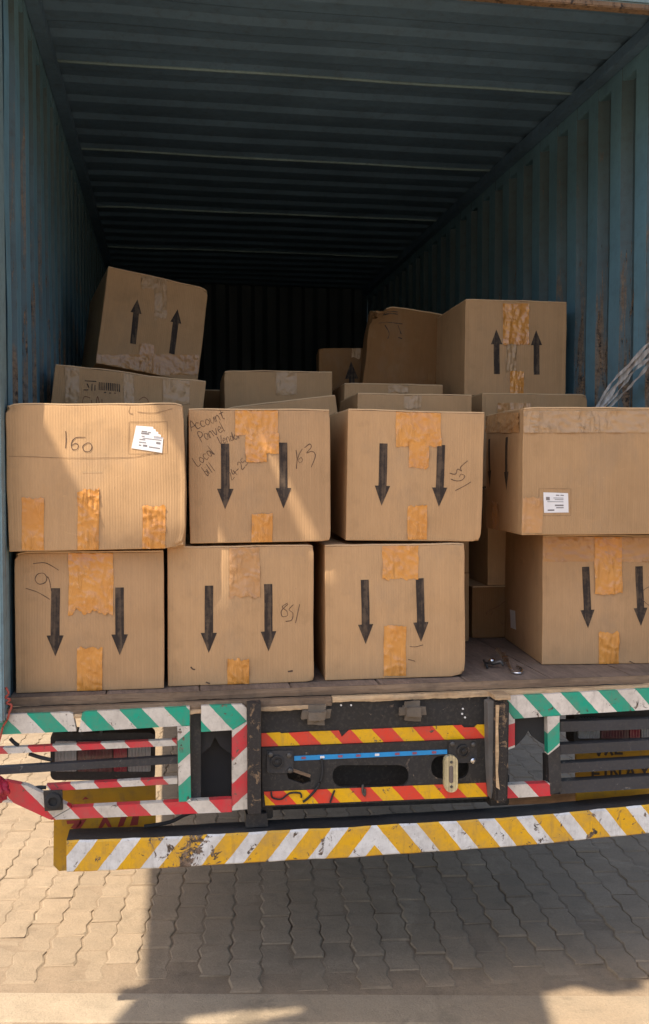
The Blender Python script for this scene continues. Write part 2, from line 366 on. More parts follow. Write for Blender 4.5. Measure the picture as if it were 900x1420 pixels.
for k, (vis, c) in enumerate(spots):
    m = PM[rp.randrange(6)]; rz = PA + rp.uniform(-.028, .028); dz = rp.uniform(-.0035, .003); tx, ty = rp.uniform(-.01, .01), rp.uniform(-.014, .014)
    M = Matrix.Translation((c.x + rp.uniform(-.002, .002), c.y + rp.uniform(-.003, .003), dz)) @ Matrix.Rotation(rz, 4, 'Z') @ Matrix.Rotation(tx, 4, 'X') @ Matrix.Rotation(ty, 4, 'Y')
    if k < 300:
        o = bpy.data.objects.new('paver', m); link(o); o.parent = pave; o.matrix_local = M
    else:
        b0 = len(V2); V2 += [M @ v.co for v in m.vertices]; F2 += [tuple(b0 + q for q in p.vertices) for p in m.polygons]
tag(obj('paver_field', V2, F2, PAVER, pave), kind='stuff')
# edging pieces
L_ = 5.0
for k in range(-2, 2):
    a = e0 + ed * (k * L_ + 3.3) + en * .004; V = []
    for z, ins in ((-.02, 0), (-.004, 0), (.001, .005)):
        V += [a + ed * ins + en * ins + Vector((0, 0, z)), a + ed * (L_ - .006 - ins) + en * ins + Vector((0, 0, z)), a + ed * (L_ - .006 - ins) + en * (STW - ins) + Vector((0, 0, z)), a + ed * ins + en * (STW - ins) + Vector((0, 0, z))]
    Fs = [(8, 11, 10, 9)] + [(r * 4 + i, r * 4 + (i + 1) % 4, r * 4 + 4 + (i + 1) % 4, r * 4 + 4 + i) for r in range(2) for i in range(4)]
    bm = bmesh.new(); vv = [bm.verts.new(v) for v in V]
    for f in Fs: bm.faces.new([vv[i] for i in f])
    bmesh.ops.recalc_face_normals(bm, faces=bm.faces); bm_obj('edging_slab', bm, STRIP, pave)

# ------------------------------------------------------------------ container
CW, CL, CH = 2.335, 5.9, 2.39
cont = empty('shipping_container', (CW / 2, CL / 2, F), 'teal corrugated steel shipping container, open at the back, loaded with cartons', 'container')
PITCH = .2236
def corr(n_, lo, hi, depth):
    """corrugation profile: list of (along, depth 0..1, is_ridge segment after)"""
    P = []; s = lo
    while s < hi - .01:
        P += [(s, 0, 1), (s + PITCH * .44, 0, 0), (s + PITCH * .54, depth, 0), (s + PITCH * .88, depth, 0)]
        s += PITCH
    P.append((s, 0, 1)); return [p for p in P if p[0] <= hi] + [(hi, 0, 1)]
def side_wall(x, sgn):
    P = corr(0, .06, CL, .04); V, Fs, mi = [], [], []
    zs = [F - .05, F + .3, F + .6, F + .9, F + 1.2, F + 1.6, F + 2, F + CH + .02]
    for (y, d, r_) in P:
        for z in zs:
            dent = noise.noise(Vector((y * 2.3, z * 2, x))) * .006
            V.append((x + sgn * (d + dent * (z > F) * (z < F + 2.1)), y, z))
    nb = len(V); V += [(v[0] + sgn * .003, v[1], v[2]) for v in V]; m = len(zs)
    for i in range(len(P) - 1):
        for k in range(m - 1):
            a, b = i * m + k, (i + 1) * m + k
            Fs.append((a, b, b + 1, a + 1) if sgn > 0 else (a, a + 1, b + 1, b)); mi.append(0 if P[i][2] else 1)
            Fs.append((nb + a, nb + a + 1, nb + b + 1, nb + b) if sgn > 0 else (nb + a, nb + b, nb + b + 1, nb + a + 1)); mi.append(0)
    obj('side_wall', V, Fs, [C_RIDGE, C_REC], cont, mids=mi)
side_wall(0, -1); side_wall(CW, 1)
# roof panels with cross corrugation and a welded seam at each joint
RPL = 1.1175
edges = [.03, 1.13 - .0] ; ys = [.03] + [1.13 + RPL * k for k in range(4)] + [CL + .09]
for k in range(len(ys) - 1):
    y0, y1 = ys[k], ys[k + 1]; nr = max(1, round((y1 - y0) / .2236)); st = (y1 - y0) / nr; V, Fs = [], []; P = []
    for i in range(nr): P += [(y0 + st * (i + q), d) for q, d in ((0, 0), (.36, 0), (.54, .015), (.82, .015))]
    P.append((y1, 0)); xs = [-.06, .3, .8, 1.3, 1.8, CW + .06]
    for y, d in P:
        for x in xs: V.append((x, y, F + CH + d + noise.noise(Vector((x * 1.7, y * 1.5, 4))) * .008))
    nb = len(V); V += [(v[0], v[1], v[2] + .003) for v in V]; m = len(xs)
    for i in range(len(P) - 1):
        for q in range(m - 1):
            a, b = i * m + q, (i + 1) * m + q; Fs += [(a, b, b + 1, a + 1), (nb + a, nb + a + 1, nb + b + 1, nb + b)]
    obj('roof_panel', V, Fs, C_ROOF, cont)
    if k: tube('weld_seam', [(x, y0, F + CH - .002 + noise.noise(Vector((x * 1.7, y0 * 1.5, 4))) * .008) for x in [i * CW / 16 for i in range(17)]], .007, C_POST, cont, 6)
# end wall
V, Fs, mi = [], [], []; s = 0; P = []
while s < CW - .02: P += [(s, 0), (s + .08, 0), (s + .12, .04), (s + .19, .04)]; s += .2336
P = [p for p in P if p[0] < CW] + [(CW, 0)]
for x, d in P: V += [(x, CL + d, F - .1), (x, CL + d, F + CH + .02)]
for i in range(len(P) - 1): Fs.append((i * 2, i * 2 + 1, i * 2 + 3, i * 2 + 2)); mi.append(0 if P[i][1] == 0 and P[i + 1][1] == 0 else 1)
box('end_rail', (0, CL + .045, F + CH - .1), (CW, CL + .1, F + CH + .06), C_RIDGE, cont)
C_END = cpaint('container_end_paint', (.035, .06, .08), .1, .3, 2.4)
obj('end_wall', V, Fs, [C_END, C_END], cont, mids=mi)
for x0, x1 in ((0, .05), (CW - .05, CW)):
    box('top_rail', (x0, .06, F + CH - .05), (x1, CL, F + CH - .001), C_ROOF, cont)
    box('top_rail', (x0 - .075 if x0 == 0 else x1 + .002, .057, F + CH - .10), (x0 - .002 if x0 == 0 else x1 + .075, CL + .08, F + CH + .06), C_RIDGE, cont)
    box('bottom_rail', (x0 - .075 if x0 == 0 else x1 + .003, .02, F - .05), (x0 - .045 if x0 == 0 else x1 + .075, CL, F + .04), C_RIDGE, cont)
box('corner_post', (-.075, -.078, F - .06), (-.001, .056, F + CH + .08), C_POST, cont, .006)
box('corner_post', (CW + .001, -.035, F - .06), (CW + .075, .056, F + CH + .08), C_POST, cont, .006)
box('door_header', (0, -.03, F + 2.224), (CW, .03, F + CH + .08), C_POST, cont, .006)
box('header_lip', (0, -.036, F + 2.204), (CW, .002, F + 2.2225), C_RUST, cont, .003)
# door gasket patches / hinge knuckles on the left post
for z in (.35, 1.0, 1.55, 2.05):
    for x, sg in ((-.06, -1), (CW + .06, 1)): lathe_y('hinge', (x + sg * .03, -.04, F + z), [(.016, -.06), (.016, .06)], C_REC, cont, 10, 'Z')
# doors folded right back along the outside of the walls
for sg, x in ((-1, -.10), (1, CW + .10)):
    bm = bmesh.new(); add_box(bm, (x - .012, .02, F + .02), (x + .012, 1.17, F + 2.27), .004)
    d_ = bm_obj('door', bm, C_RIDGE, cont)
    for y in (.3, .85):
        tube('lock_rod', [(x - sg * .03, y, F + .0), (x - sg * .03, y, F + 2.29)], .014, DARKST, d_, 8)
# floor boards
for i in range(8):
    w_ = CW / 8; box('floor_board', (i * w_ + .0015, .0, F - .028), ((i + 1) * w_ - .0015, CL - .01, F - .001 + random.uniform(-.001, .0005)), W_FLOOR, cont, .002)
def ragged(name, x0, x1, y0, y1, z0, z1, mat, parent, amp, seed, n_=160):
    V, Fs = [], []
    for i in range(n_ + 1):
        x = x0 + (x1 - x0) * i / n_
        w1 = noise.noise(Vector((x * 7, seed, 0))) * amp + noise.noise(Vector((x * 40, seed, 3))) * amp * .6
        w2 = noise.noise(Vector((x * 9, seed, 9))) * amp + noise.noise(Vector((x * 55, seed, 5))) * amp * .6
        V += [(x, y1, z0), (x, y0 + w1, z0 + w2 * .7), (x, y0 + w1 * .8, (z0 + z1) / 2 + w2 * .3), (x, y0 + .004 + w2, z1 + w1 * .25), (x, y1, z1)]
    for i in range(n_):
        for k in range(5): Fs.append((i * 5 + k, i * 5 + (k + 1) % 5, i * 5 + 5 + (k + 1) % 5, i * 5 + 5 + k))
    Fs += [(4, 3, 2, 1, 0), tuple(n_ * 5 + k for k in range(5))]
    bm = bmesh.new(); vv = [bm.verts.new(v) for v in V]
    for f in Fs: bm.faces.new([vv[i] for i in f])
    bmesh.ops.recalc_face_normals(bm, faces=bm.faces); return bm_obj(name, bm, mat, parent)
ragged('sill_plank', .003, CW - .003, -.012, -.0015, F - .026, F - .001, W_SILL, cont, .004, 1)
ragged('sill_plank', -.03, 1.0, -.036, -.004, F - .056, F - .029, W_SILL, cont, .006, 2)
ragged('sill_plank', 1.003, CW + .03, -.036, -.004, F - .046, F - .029, W_RAW_SUN, cont, .006, 5)  # pale colour stands in for sunlight along the floor edge
ragged('sunlit_wood_sliver', .05, .98, -.046, -.037, F - .062, F - .050, W_RAW_SUN, cont, .005, 8)  # pale strip carries on the painted sunlit line

# ------------------------------------------------------------------ cartons
class Carton:
    def __init__(s, label, pos, ang, dims, mat=K_A, group=None, seed=None, bulge=.005, nz=.0022, crush=(), name='cardboard_box', flap=True):
        s.pos = Vector(pos); s.M = Matrix.Rotation(R(ang[0]), 3, 'Z') @ Matrix.Rotation(R(ang[1]), 3, 'Y') @ Matrix.Rotation(R(ang[2]), 3, 'X')
        s.w, s.d, s.h = dims; s.seed = random.uniform(0, 99) if seed is None else seed; s.bulge, s.nz, s.crush = bulge, nz, crush
        base = s.pos + s.M @ Vector((s.w / 2, s.d / 2, 0))
        rd = random.Random(int(s.seed * 1000)); s.dents = [(rd.uniform(.1, .9) * s.w, rd.uniform(.1, .9) * s.h, rd.uniform(.03, .09), rd.uniform(-.003, .006)) for _ in range(7)]
        s.crush = tuple(s.crush) + tuple((rd.choice((0, 1)), 0, rd.choice((0, 1)), rd.uniform(.025, .04), rd.uniform(.003, .005)) for _ in range(2))
        s.e = empty(name, base, label, 'cardboard box', group)
        s.body(mat)
        if flap: s.flaps(K_E)
    def warp(s, p):
        D = Vector((s.w, s.d, s.h)); r_ = .0028
        q = Vector([min(max(p[i], r_), D[i] - r_) for i in range(3)]); n_ = p - q
        if n_.length > 1e-7: p = q + n_.normalized() * r_
        f_ = [math.sin(math.pi * min(max(p[i] / D[i], 0), 1)) for i in range(3)]
        c = [p[i] / D[i] * 2 - 1 for i in range(3)]
        p = p + Vector((s.bulge * f_[1] * f_[2] * c[0], s.bulge * f_[0] * f_[2] * c[1], .0))
        v = noise.noise_vector(p * 5 + Vector((s.seed, 0, 0))); p = p + Vector((v.x, v.y, v.z * (.9 if p.z > .02 else .1))) * s.nz
        v = noise.noise_vector(p * 16 + Vector((0, s.seed, 0))); p = p + Vector((v.x, v.y, v.z * (p.z > .02))) * s.nz * .3
        ins = lambda a, L: min(1, .0022 * 1e3 * math.exp(-((a - .018) / .004) ** 2) + .0022 * 1e3 * math.exp(-((L - a - .018) / .004) ** 2)) / 1e3
        if min(p.y, D.y - p.y) < .012 and .012 < p.z < D.z - .012: p = p + Vector((0, (1 if p.y < D.y / 2 else -1) * ins(p.x, D.x), 0))
        if min(p.x, D.x - p.x) < .012 and .012 < p.z < D.z - .012: p = p + Vector(((1 if p.x < D.x / 2 else -1) * ins(p.y, D.y), 0, 0))
        if p.y < .02:
            for (du, dt, dr, dd) in s.dents: p = p + Vector((0, dd * math.exp(-((p.x - du) ** 2 + (p.z - dt) ** 2 * 1.6) / dr ** 2), 0))
        for (cx, cy, cz, rad, amt) in s.crush:
            C = Vector((cx * s.w, cy * s.d, cz * s.h)); d = (p - C).length
            if d < rad:
                k = (1 - d / rad); k = k * k * (3 - 2 * k); ctr = D / 2
                p = p + ((ctr - C).normalized() * amt + noise.noise_vector(p * 55) * amt * .8) * k
        return p
    def wp(s, p): return s.pos + s.M @ s.warp(Vector(p))
    def body(s, mat):
        def ax(L):
            e = [0, .0014, .003, .007, .012, .016, .020, .025]; n_ = max(4, int(L / .024)); return e + [.025 + (L - .05) * i / n_ for i in range(1, n_)] + [L - x for x in reversed(e)]
        U, D, T = ax(s.w), ax(s.d), ax(s.h); V, Fs, uv = [], [], []
        def grid(A, B, fn, flip, uvf):
            b0 = len(V)
            for b in B:
                for a in A: V.append(s.wp(fn(a, b))); uv.append(uvf(a, b))
            m = len(A)
            for j in range(len(B) - 1):
                for i in range(m - 1):
                    q = (b0 + j * m + i, b0 + j * m + i + 1, b0 + (j + 1) * m + i + 1, b0 + (j + 1) * m + i); Fs.append(tuple(reversed(q)) if flip else q)
        grid(U, T, lambda a, b: (a, 0, b), False, lambda a, b: (a, b))
        grid(U, T, lambda a, b: (a, s.d, b), True, lambda a, b: (a, b))
        grid(D, T, lambda a, b: (0, a, b), True, lambda a, b: (a, b))
        grid(D, T, lambda a, b: (s.w, a, b), False, lambda a, b: (a, b))
        grid(U, D, lambda a, b: (a, b, s.h), False, lambda a, b: (a, b))
        grid(U, D, lambda a, b: (a, b, 0), True, lambda a, b: (a, b))
        s.bodyo = obj('body', V, Fs, mat, s.e, True, uv)
    def flaps(s, mat):
        for k, (v0, v1) in enumerate(((-.0015, s.d / 2 - .002), (s.d / 2 + .002, s.d + .0015))):
            V, Fs, uv = [], [], []; n_ = 24
            for i in range(n_ + 1):
                u = s.w * i / n_; lift = .0015 + .003 * max(0, noise.noise(Vector((u * 9, s.seed, k)))); fr = noise.noise(Vector((u * 14, s.seed, 3))) * .0018
                for (v, t) in ((v0 + (fr if k == 0 else 0), -.0005), (v0 + (fr if k == 0 else 0), .0035), (v1, .0035), (v1, -.0005)):
                    p = s.wp((u, min(max(v, 0), s.d), s.h)); V.append(p + s.M @ Vector((0, v - min(max(v, 0), s.d), t + lift))); uv.append((u, v))
            for i in range(n_):
                for q in range(4): Fs.append((i * 4 + q, i * 4 + (q + 1) % 4, i * 4 + 4 + (q + 1) % 4, i * 4 + 4 + q))
            Fs += [(3, 2, 1, 0), tuple(n_ * 4 + q for q in range(4))]
            bm = bmesh.new(); vv = [bm.verts.new(v) for v in V]
            for f in Fs: bm.faces.new([vv[i] for i in f])
            bmesh.ops.recalc_face_normals(bm, faces=bm.faces); bm_obj('flap', bm, mat, s.e)
    # a point measured in the photograph -> (along, up) on the front or the left side of this carton
    def uv(s, x, y, face='front'):
        nrm = s.M @ (Vector((0, 1, 0)) if face == 'front' else Vector((1, 0, 0))); d = ray(x, y)
        p = CAM + d * ((s.pos - CAM).dot(nrm) / d.dot(nrm)); l = s.M.transposed() @ (p - s.pos)
        return (l.x, l.z) if face == 'front' else (l.y, l.z)
    def pt(s, u, t, off, face='front'):
        if face == 'front': return s.pos + s.M @ (s.warp(Vector((min(max(u, 0), s.w), 0, min(max(t, 0), s.h)))) + Vector((0, -off, 0)))
        return s.pos + s.M @ (s.warp(Vector((0, min(max(u, 0), s.d), min(max(t, 0), s.h)))) + Vector((-off, 0, 0)))
    def sheet(s, name, outline_fn, nu, nt_, mat, off=.0014, wr=0, face='front', seed=0, ridge=(9, 60)):
        V, Fs, uv = [], [], []
        for j in range(nt_ + 1):
            for i in range(nu + 1):
                u, t = outline_fn(i / nu, j / nt_); o = off
                if wr:
                    q = noise.noise(Vector((u * ridge[1], t * ridge[0], seed + s.seed))); q2 = noise.noise(Vector((u * 25 + t * 30, t * 22 - u * 12, seed + 5)))
                    o += wr * 2.2 * (max(0, 1 - abs(q) * 5) ** 1.5 + .7 * max(0, 1 - abs(q2) * 6))
                V.append(s.pt(u, t, o, face)); uv.append((u, t))
        m = nu + 1
        for j in range(nt_):
            for i in range(nu):
                q = (j * m + i, j * m + i + 1, (j + 1) * m + i + 1, (j + 1) * m + i)
                Fs.append(q)
        o_ = obj(name, V, Fs, mat, s.e, True, uv)
        return o_
    def tape(s, x0, x1, y0, y1, mat=TAPE, torn='bottom', wr=.0016, face='front', jag=.010, seed=None, off=.0014, horiz=False):
        """strip between pixel columns x0,x1 and rows y0 (top), y1 (bottom); torn end is ragged"""
        sd = random.uniform(0, 50) if seed is None else seed
        a = s.uv(x0, y0, face); b = s.uv(x1, y0, face); c = s.uv(x0, y1, face); d = s.uv(x1, y1, face)
        def fn(i, j):
            k = j
            if torn == 'bottom': k = j + (noise.noise(Vector((i * 5, sd, 0))) * jag + noise.noise(Vector((i * 14, sd, 1))) * jag * .6) / max(.02, abs(a[1] - c[1])) * j
            if torn == 'top': k = j - (noise.noise(Vector((i * 5, sd, 0))) * jag + noise.noise(Vector((i * 14, sd, 1))) * jag * .6) / max(.02, abs(a[1] - c[1])) * (1 - j)
            e = noise.noise(Vector((k * 3, sd, 7))) * .002
            u = (a[0] * (1 - i) + b[0] * i) * (1 - k) + (c[0] * (1 - i) + d[0] * i) * k + e
            return u, (a[1] * (1 - i) + b[1] * i) * (1 - k) + (c[1] * (1 - i) + d[1] * i) * k
        nu = max(10, int(abs(x1 - x0) / 2.2)); nt_ = max(12, int(abs(y1 - y0) / 2.2))
        return s.sheet('packing_tape', fn, min(nu, 80), nt_, mat, off, wr, face, sd, (60, 9) if horiz else (9, 60))
    def arrow(s, tail, tip, face='front', sw=.027, hw=.052, hl=.066):
        a = Vector(s.uv(*tail, face)); b = Vector(s.uv(*tip, face)); d = (b - a).normalized(); nn = Vector((-d.y, d.x))
        L = (b - a).length; V, Fs = [], []; n_ = 10
        rows = [(sw / 2, L - hl - (L - hl) * (1 - i / n_)) for i in range(n_ + 1)] + [(hw / 2, L - hl + .0003)] + [(hw / 2 * (1 - i / 4), L - hl + hl * i / 4) for i in range(1, 5)]
        for w_, l in rows:
            for k in (-1, -.33, .33, 1): p = a + d * l + nn * (w_ * k); V.append(s.pt(p.x, p.y, .0009, face))
        for i in range(len(rows) - 1):
            for k in range(3): Fs.append((i * 4 + k, i * 4 + k + 1, i * 4 + 5 + k, i * 4 + 4 + k))
        obj('printed_arrow', V, Fs, INK, s.e)
    def strokes(s, lines, w=.0032, mat=PEN, face='front', name='handwriting', space=None, px=True, off=.0011, smooth=True):
        if name in ('scuff_mark', 'crease_line', 'printed_symbols') and len(lines) > 1:
            for ln in lines: s.strokes([ln], w, mat, face, name, space, px, off, smooth)
            return
        V, Fs = [], []
        for ln in lines:
            P = [s.uv(*(space(p) if space else p), face) if px else p for p in ln]
            P = [Vector((p[0], p[1], 0)) for p in P]
            if smooth and len(P) > 2: P = curve_pts(P, 5)
            Q = [P[0]]
            for a, b in zip(P, P[1:]):
                m = max(1, int((b - a).length / .02)); Q += [a.lerp(b, (i + 1) / m) for i in range(m)]
            b0 = len(V)
            for i, p in enumerate(Q):
                d = (Q[min(i + 1, len(Q) - 1)] - Q[max(i - 1, 0)]); d = d.normalized() if d.length > 0 else Vector((1, 0, 0)); nn = Vector((-d.y, d.x, 0)) * w / 2 * (.62 + .4 * noise.noise(p * 40))
                V += [s.pt(p.x + nn.x, p.y + nn.y, off, face), s.pt(p.x - nn.x, p.y - nn.y, off, face)]
            Fs += [(b0 + 2 * i, b0 + 2 * i + 1, b0 + 2 * i + 3, b0 + 2 * i + 2) for i in range(len(Q) - 1)]
        return obj(name, V, Fs, mat, s.e)
    def label(s, quad, face='front', cut=None, frame=None, bars=(), mat=PAPER, name='shipping_label'):
        """quad: pixel corners tl,tr,br,bl; bars: dark print lines in unit square (x0,x1,y,h)"""
        q = [s.uv(*p, face) for p in quad]
        def f2(i, j): return tuple((q[0][k] * (1 - i) + q[1][k] * i) * (1 - j) + (q[3][k] * (1 - i) + q[2][k] * i) * j for k in (0, 1))
        nn = 10; V, Fs, idx = [], [], {}
        for j in range(nn + 1):
            for i in range(nn + 1):
                a, b = i / nn, j / nn; lift = .0016
                if cut and a - b > cut:      # top right corner is folded down over itself
                    e = (a - b - cut) / 2; a, b = a - 2 * e, b + 2 * e; lift = .004
                idx[i, j] = len(V); V.append(s.pt(*f2(a, b), lift, face))
        for j in range(nn):
            for i in range(nn): Fs.append((idx[i, j], idx[i + 1, j], idx[i + 1, j + 1], idx[i, j + 1]))
        lo = obj(name, V, Fs, mat, s.e)
        V, Fs = [], []
        for (x0, x1, y, h) in bars:
            b0 = len(V); V += [s.pt(*f2(x, yy), .0022, face) for x, yy in ((x0, y), (x1, y), (x1, y + h), (x0, y + h))]; Fs.append((b0, b0 + 1, b0 + 2, b0 + 3))
        if bars: obj('label_print', V, Fs, INKG, lo)
        if frame: s.strokes([frame + [frame[0]]], .0022, LINE, face, 'printed_frame', smooth=False)
def scale_space(ox, oy, k): return lambda p: (ox + p[0] / k, oy + p[1] / k)

GF = 'cartons stacked in the container'
G_HID = 'cartons buried in the stack behind the front row'
# --- front row, lower tier
b161 = Carton('carton with down arrows and pen number 161, on the floor under carton 160', (.014, .05, F), (0, 0, 0), (.458, .56, .438), K_A, GF)
b161.tape(95, 157, 764, 850, torn='bottom', jag=.018); b161.tape(107, 142, 898, 958, torn='top')
b161.arrow((77, 816), (77, 910)); b161.arrow((166, 814), (166, 908))
b161.strokes([[(105, 90), (170, 85), (215, 105), (250, 128)], [(185, 170), (165, 145), (130, 150), (117, 180), (140, 205), (175, 195), (187, 165), (200, 195), (208, 245)], [(65, 228), (130, 250), (200, 292)]], space=scale_space(20, 760, 4.09))
b158 = Carton('carton with down arrows and upside-down 158, on the floor beside carton 161', (.484, .072, F), (0, 0, .4), (.474, .56, .449), K_B, GF)
b158.tape(318, 360, 757, 828, torn='bottom', mat=TAPE2); b158.tape(315, 345, 913, 950, torn='top')
b158.arrow((290, 812), (289, 905)); b158.arrow((372, 810), (372, 903))
b158.strokes([[(760, 400), (738, 508)], [(725, 402), (700, 430), (722, 452), (716, 490), (680, 498)], [(692, 392), (660, 415), (688, 440), (690, 465), (662, 470), (655, 440), (678, 412), (694, 400)]], space=scale_space(230, 740, 4.09))
b158.strokes([[(140, 755), (152, 768), (165, 770)], [(225, 842), (248, 850)], [(690, 782), (718, 778)]], .006, space=scale_space(230, 740, 4.09), name='scuff_mark')
bL3 = Carton('unnumbered carton with down arrows on the floor between carton 158 and the steel clamp', (1.0, .083, F), (-2.0, -.3, -1.0), (.475, .56, .446), K_B, GF, crush=((1, 0, 0, .05, .008),))
bL3.tape(530, 580, 755, 803, torn='bottom'); bL3.tape(532, 563, 868, 937, torn='top', jag=.006)
bL3.arrow((505, 804), (507, 893)); bL3.arrow((582, 802), (584, 890))
bL3.strokes([[(515, 712), (535, 716), (555, 722)], [(525, 638), (560, 640), (600, 630)]], .003, space=scale_space(440, 740, 4.09), name='scuff_mark')
bL4 = Carton('down-arrow carton with a wide wrinkled tape band along its top, standing on the floor', (1.809, .224, F), (-6.2, 0, 0), (.47, .56, .46), K_A, GF)
bL4.tape(752, 922, 745, 779, TAPE2, torn='', wr=.0016, off=.0012, horiz=True)
bL4.tape(824, 862, 744, 823, torn='bottom', off=.004); bL4.tape(830, 858, 877, 921, torn='top')
bL4.arrow((812, 786), (815, 871)); bL4.arrow((886, 785), (888, 868))
bL4.label([(708, 845), (716, 847), (717, 873), (709, 870)], 'left')
bL4.strokes([[(905, 812), (893, 818), (889, 828), (897, 838), (908, 842)], [(900, 800), (908, 806)]])
bL4.strokes([[(873, 917), (880, 921)]], .006, name='scuff_mark')
# --- front row, upper tier
Z2 = F + .452
b160 = Carton('wide carton marked 160 with a torn white label and three short tapes', (.006, -.004, Z2 - .004), (0, -.5, 0), (.536, .46, .448), K_B, GF, bulge=.008, nz=.0035, crush=((1, 0, 0, .07, .014), (1, 0, 1, .05, .006), (0, 0, 1, .04, .005)))
for (x0, x1, y0) in ((30, 61, 690), (108, 138, 680), (198, 230, 703)): b160.tape(x0, x1, y0, 763, torn='top', wr=.0026 if x0 > 100 else .0006, jag=.012)
b160.strokes([[(305, 190), (307, 235), (305, 270)], [(396, 221), (352, 222), (332, 246), (336, 274), (356, 276), (364, 258), (350, 248), (334, 258)], [(405, 247), (384, 262), (392, 284), (415, 286), (426, 268), (418, 250), (404, 247)]], .0036, space=scale_space(0, 540, 3.333))
b160.label([(188, 590), (228, 593), (225, 628), (182, 621)], cut=.62, frame=[(178, 585), (232, 585), (232, 629), (178, 629)],
           bars=((.22, .42, .2, .05), (.22, .5, .28, .06), (.45, .55, .22, .04), (.25, .36, .42, .03), (.3, .95, .5, .025), (.2, .4, .56, .03), (.78, .92, .6, .08), (.2, .45, .68, .03), (.22, .3, .8, .04), (.36, .5, .78, .07), (.56, .92, .82, .04)))
b160.strokes([[(12, 633), (60, 634), (120, 635), (180, 634), (205, 630), (225, 627)]], .0026, LINE, name='crease_line')
b160.strokes([[(114, 655), (142, 655)]], .0022, K_E, name='crease_line'); b160.strokes([[(180, 563), (178, 572), (184, 574)], [(190, 571), (215, 573), (240, 567)]], .003, LINE, name='crease_line')
b163 = Carton('carton with Account Panvel Local Vendor bill handwriting and 163 beside its down arrows', (.556, .062, Z2 + .010), (-.6, -.4, 0), (.457, .56, .427), K_A, GF)
def step_tape(c, xs, ys, **kw): pass
b163.tape(326, 385, 562, 603, torn='bottom', jag=.004); b163.tape(340, 386, 601, 629, torn='bottom', jag=.006, off=.0012); b163.tape(341, 369, 618, 641, torn='bottom', jag=.004, off=.0022); b163.tape(349, 378, 712, 752, torn='top')
b163.arrow((312, 615), (312, 706)); b163.arrow((392, 614), (393, 705))
sp = scale_space(250, 540, 4.09)
b163.strokes([[(655, 345), (661, 395), (658, 452)], [(692, 338), (672, 372), (666, 402), (680, 418), (692, 402), (684, 388), (670, 400)], [(705, 332), (735, 310), (742, 330), (716, 362), (748, 352), (766, 378), (742, 442)]], .003, space=sp)
GL = {  # pen letters in a unit cell (x right, y up)
 'A': [[(0, 0), (.35, 1), (.7, 0)], [(.12, .35), (.6, .4)]], 'c': [[(.5, .5), (.2, .6), (.05, .3), (.2, 0), (.5, .08)]], 'o': [[(.25, .6), (.02, .3), (.2, 0), (.5, .25), (.28, .6)]],
 'u': [[(.02, .55), (.05, .1), (.3, .02), (.48, .55), (.5, 0)]], 'n': [[(.02, .55), (.05, 0), (.08, .4), (.35, .58), (.48, 0)]], 't': [[(.25, .95), (.22, .1), (.4, 0)], [(0, .62), (.48, .66)]],
 'P': [[(.05, 0), (.1, 1), (.55, .85), (.5, .55), (.1, .45)]], 'a': [[(.5, .5), (.15, .58), (.05, .2), (.3, .02), (.48, .5), (.55, 0)]], 'v': [[(0, .58), (.22, 0), (.5, .6)]], 'e': [[(.08, .3), (.48, .36), (.3, .6), (.05, .3), (.2, 0), (.5, .1)]],
 'l': [[(.1, 1), (.08, .05), (.2, 0)]], 'L': [[(.1, 1), (.02, .05), (.5, .02)]], 'V': [[(0, .95), (.25, 0), (.6, 1)]], 'd': [[(.45, .45), (.12, .55), (.05, .12), (.35, .05), (.48, 1), (.5, 0)]], 'r': [[(.05, .55), (.08, 0), (.12, .4), (.42, .56)]],
 'b': [[(.05, 1), (.06, 0), (.4, .05), (.45, .4), (.1, .45)]], 'i': [[(.1, .55), (.12, 0)], [(.12, .78), (.13, .83)]], '2': [[(.02, .75), (.3, .98), (.48, .7), (.02, .02), (.52, .04)]], '4': [[(.3, 1), (.02, .4), (.5, .42)], [(.36, .7), (.34, 0)]],
 '-': [[(.02, .4), (.4, .42)]], '5': [[(.5, .95), (.12, .93), (.08, .55), (.42, .55), (.4, .1), (.02, .05)]]}
def write(c, text, p0, p1, hpx, space, w=.0026):
    p0, p1 = Vector(p0), Vector(p1); d = p1 - p0; L = d.length; d = d / L; up = Vector((d.y, -d.x)); lines = []; adv = L / len(text)
    for k, ch in enumerate(text):
        wid = adv * .92 / .55 if ch not in 'liI1' else adv
        for st in GL[ch]: lines.append([tuple(p0 + d * (adv * k + q[0] * min(wid, hpx * 1.1)) + up * (q[1] * hpx)) for q in st])
    c.strokes(lines, w, space=space)
write(b163, 'Account', (62, 238), (262, 160), 58, sp); write(b163, 'Panvel', (120, 302), (272, 222), 62, sp); write(b163, 'Local', (98, 440), (212, 350), 60, sp); write(b163, 'Vendor', (222, 312), (352, 272), 48, sp)
write(b163, 'bill', (150, 490), (204, 452), 55, sp); write(b163, '24-25', (290, 515), (388, 418), 48, sp)
bU3 = Carton('tilted down-arrow carton with a sideways pen number, on the unnumbered floor carton', (1.07, .10, Z2 + .012), (-2.2, 1.0, .8), (.463, .56, .432), K_B, GF)
bU3.tape(549, 611, 563, 619, torn='bottom', jag=.006); bU3.tape(567, 594, 612, 648, torn='bottom', off=.0012); bU3.tape(565, 592, 701, 748, torn='top')
bU3.arrow((532, 615), (529, 701)); bU3.arrow((611, 617), (608, 703))
bU3.strokes([[(715, 488), (755, 468), (798, 443)], [(690, 428), (722, 438), (752, 432), (764, 412), (745, 402), (736, 418)], [(685, 398), (716, 402), (726, 376), (748, 386), (742, 366), (780, 333)]], space=scale_space(440, 550, 3.75))
bU4 = Carton('long carton with a plain wide side, small white label and wrinkled clear tape', (1.675, .075, F + .477), (-3.4, 0, 0), (.57, .47, .43), K_C, GF)
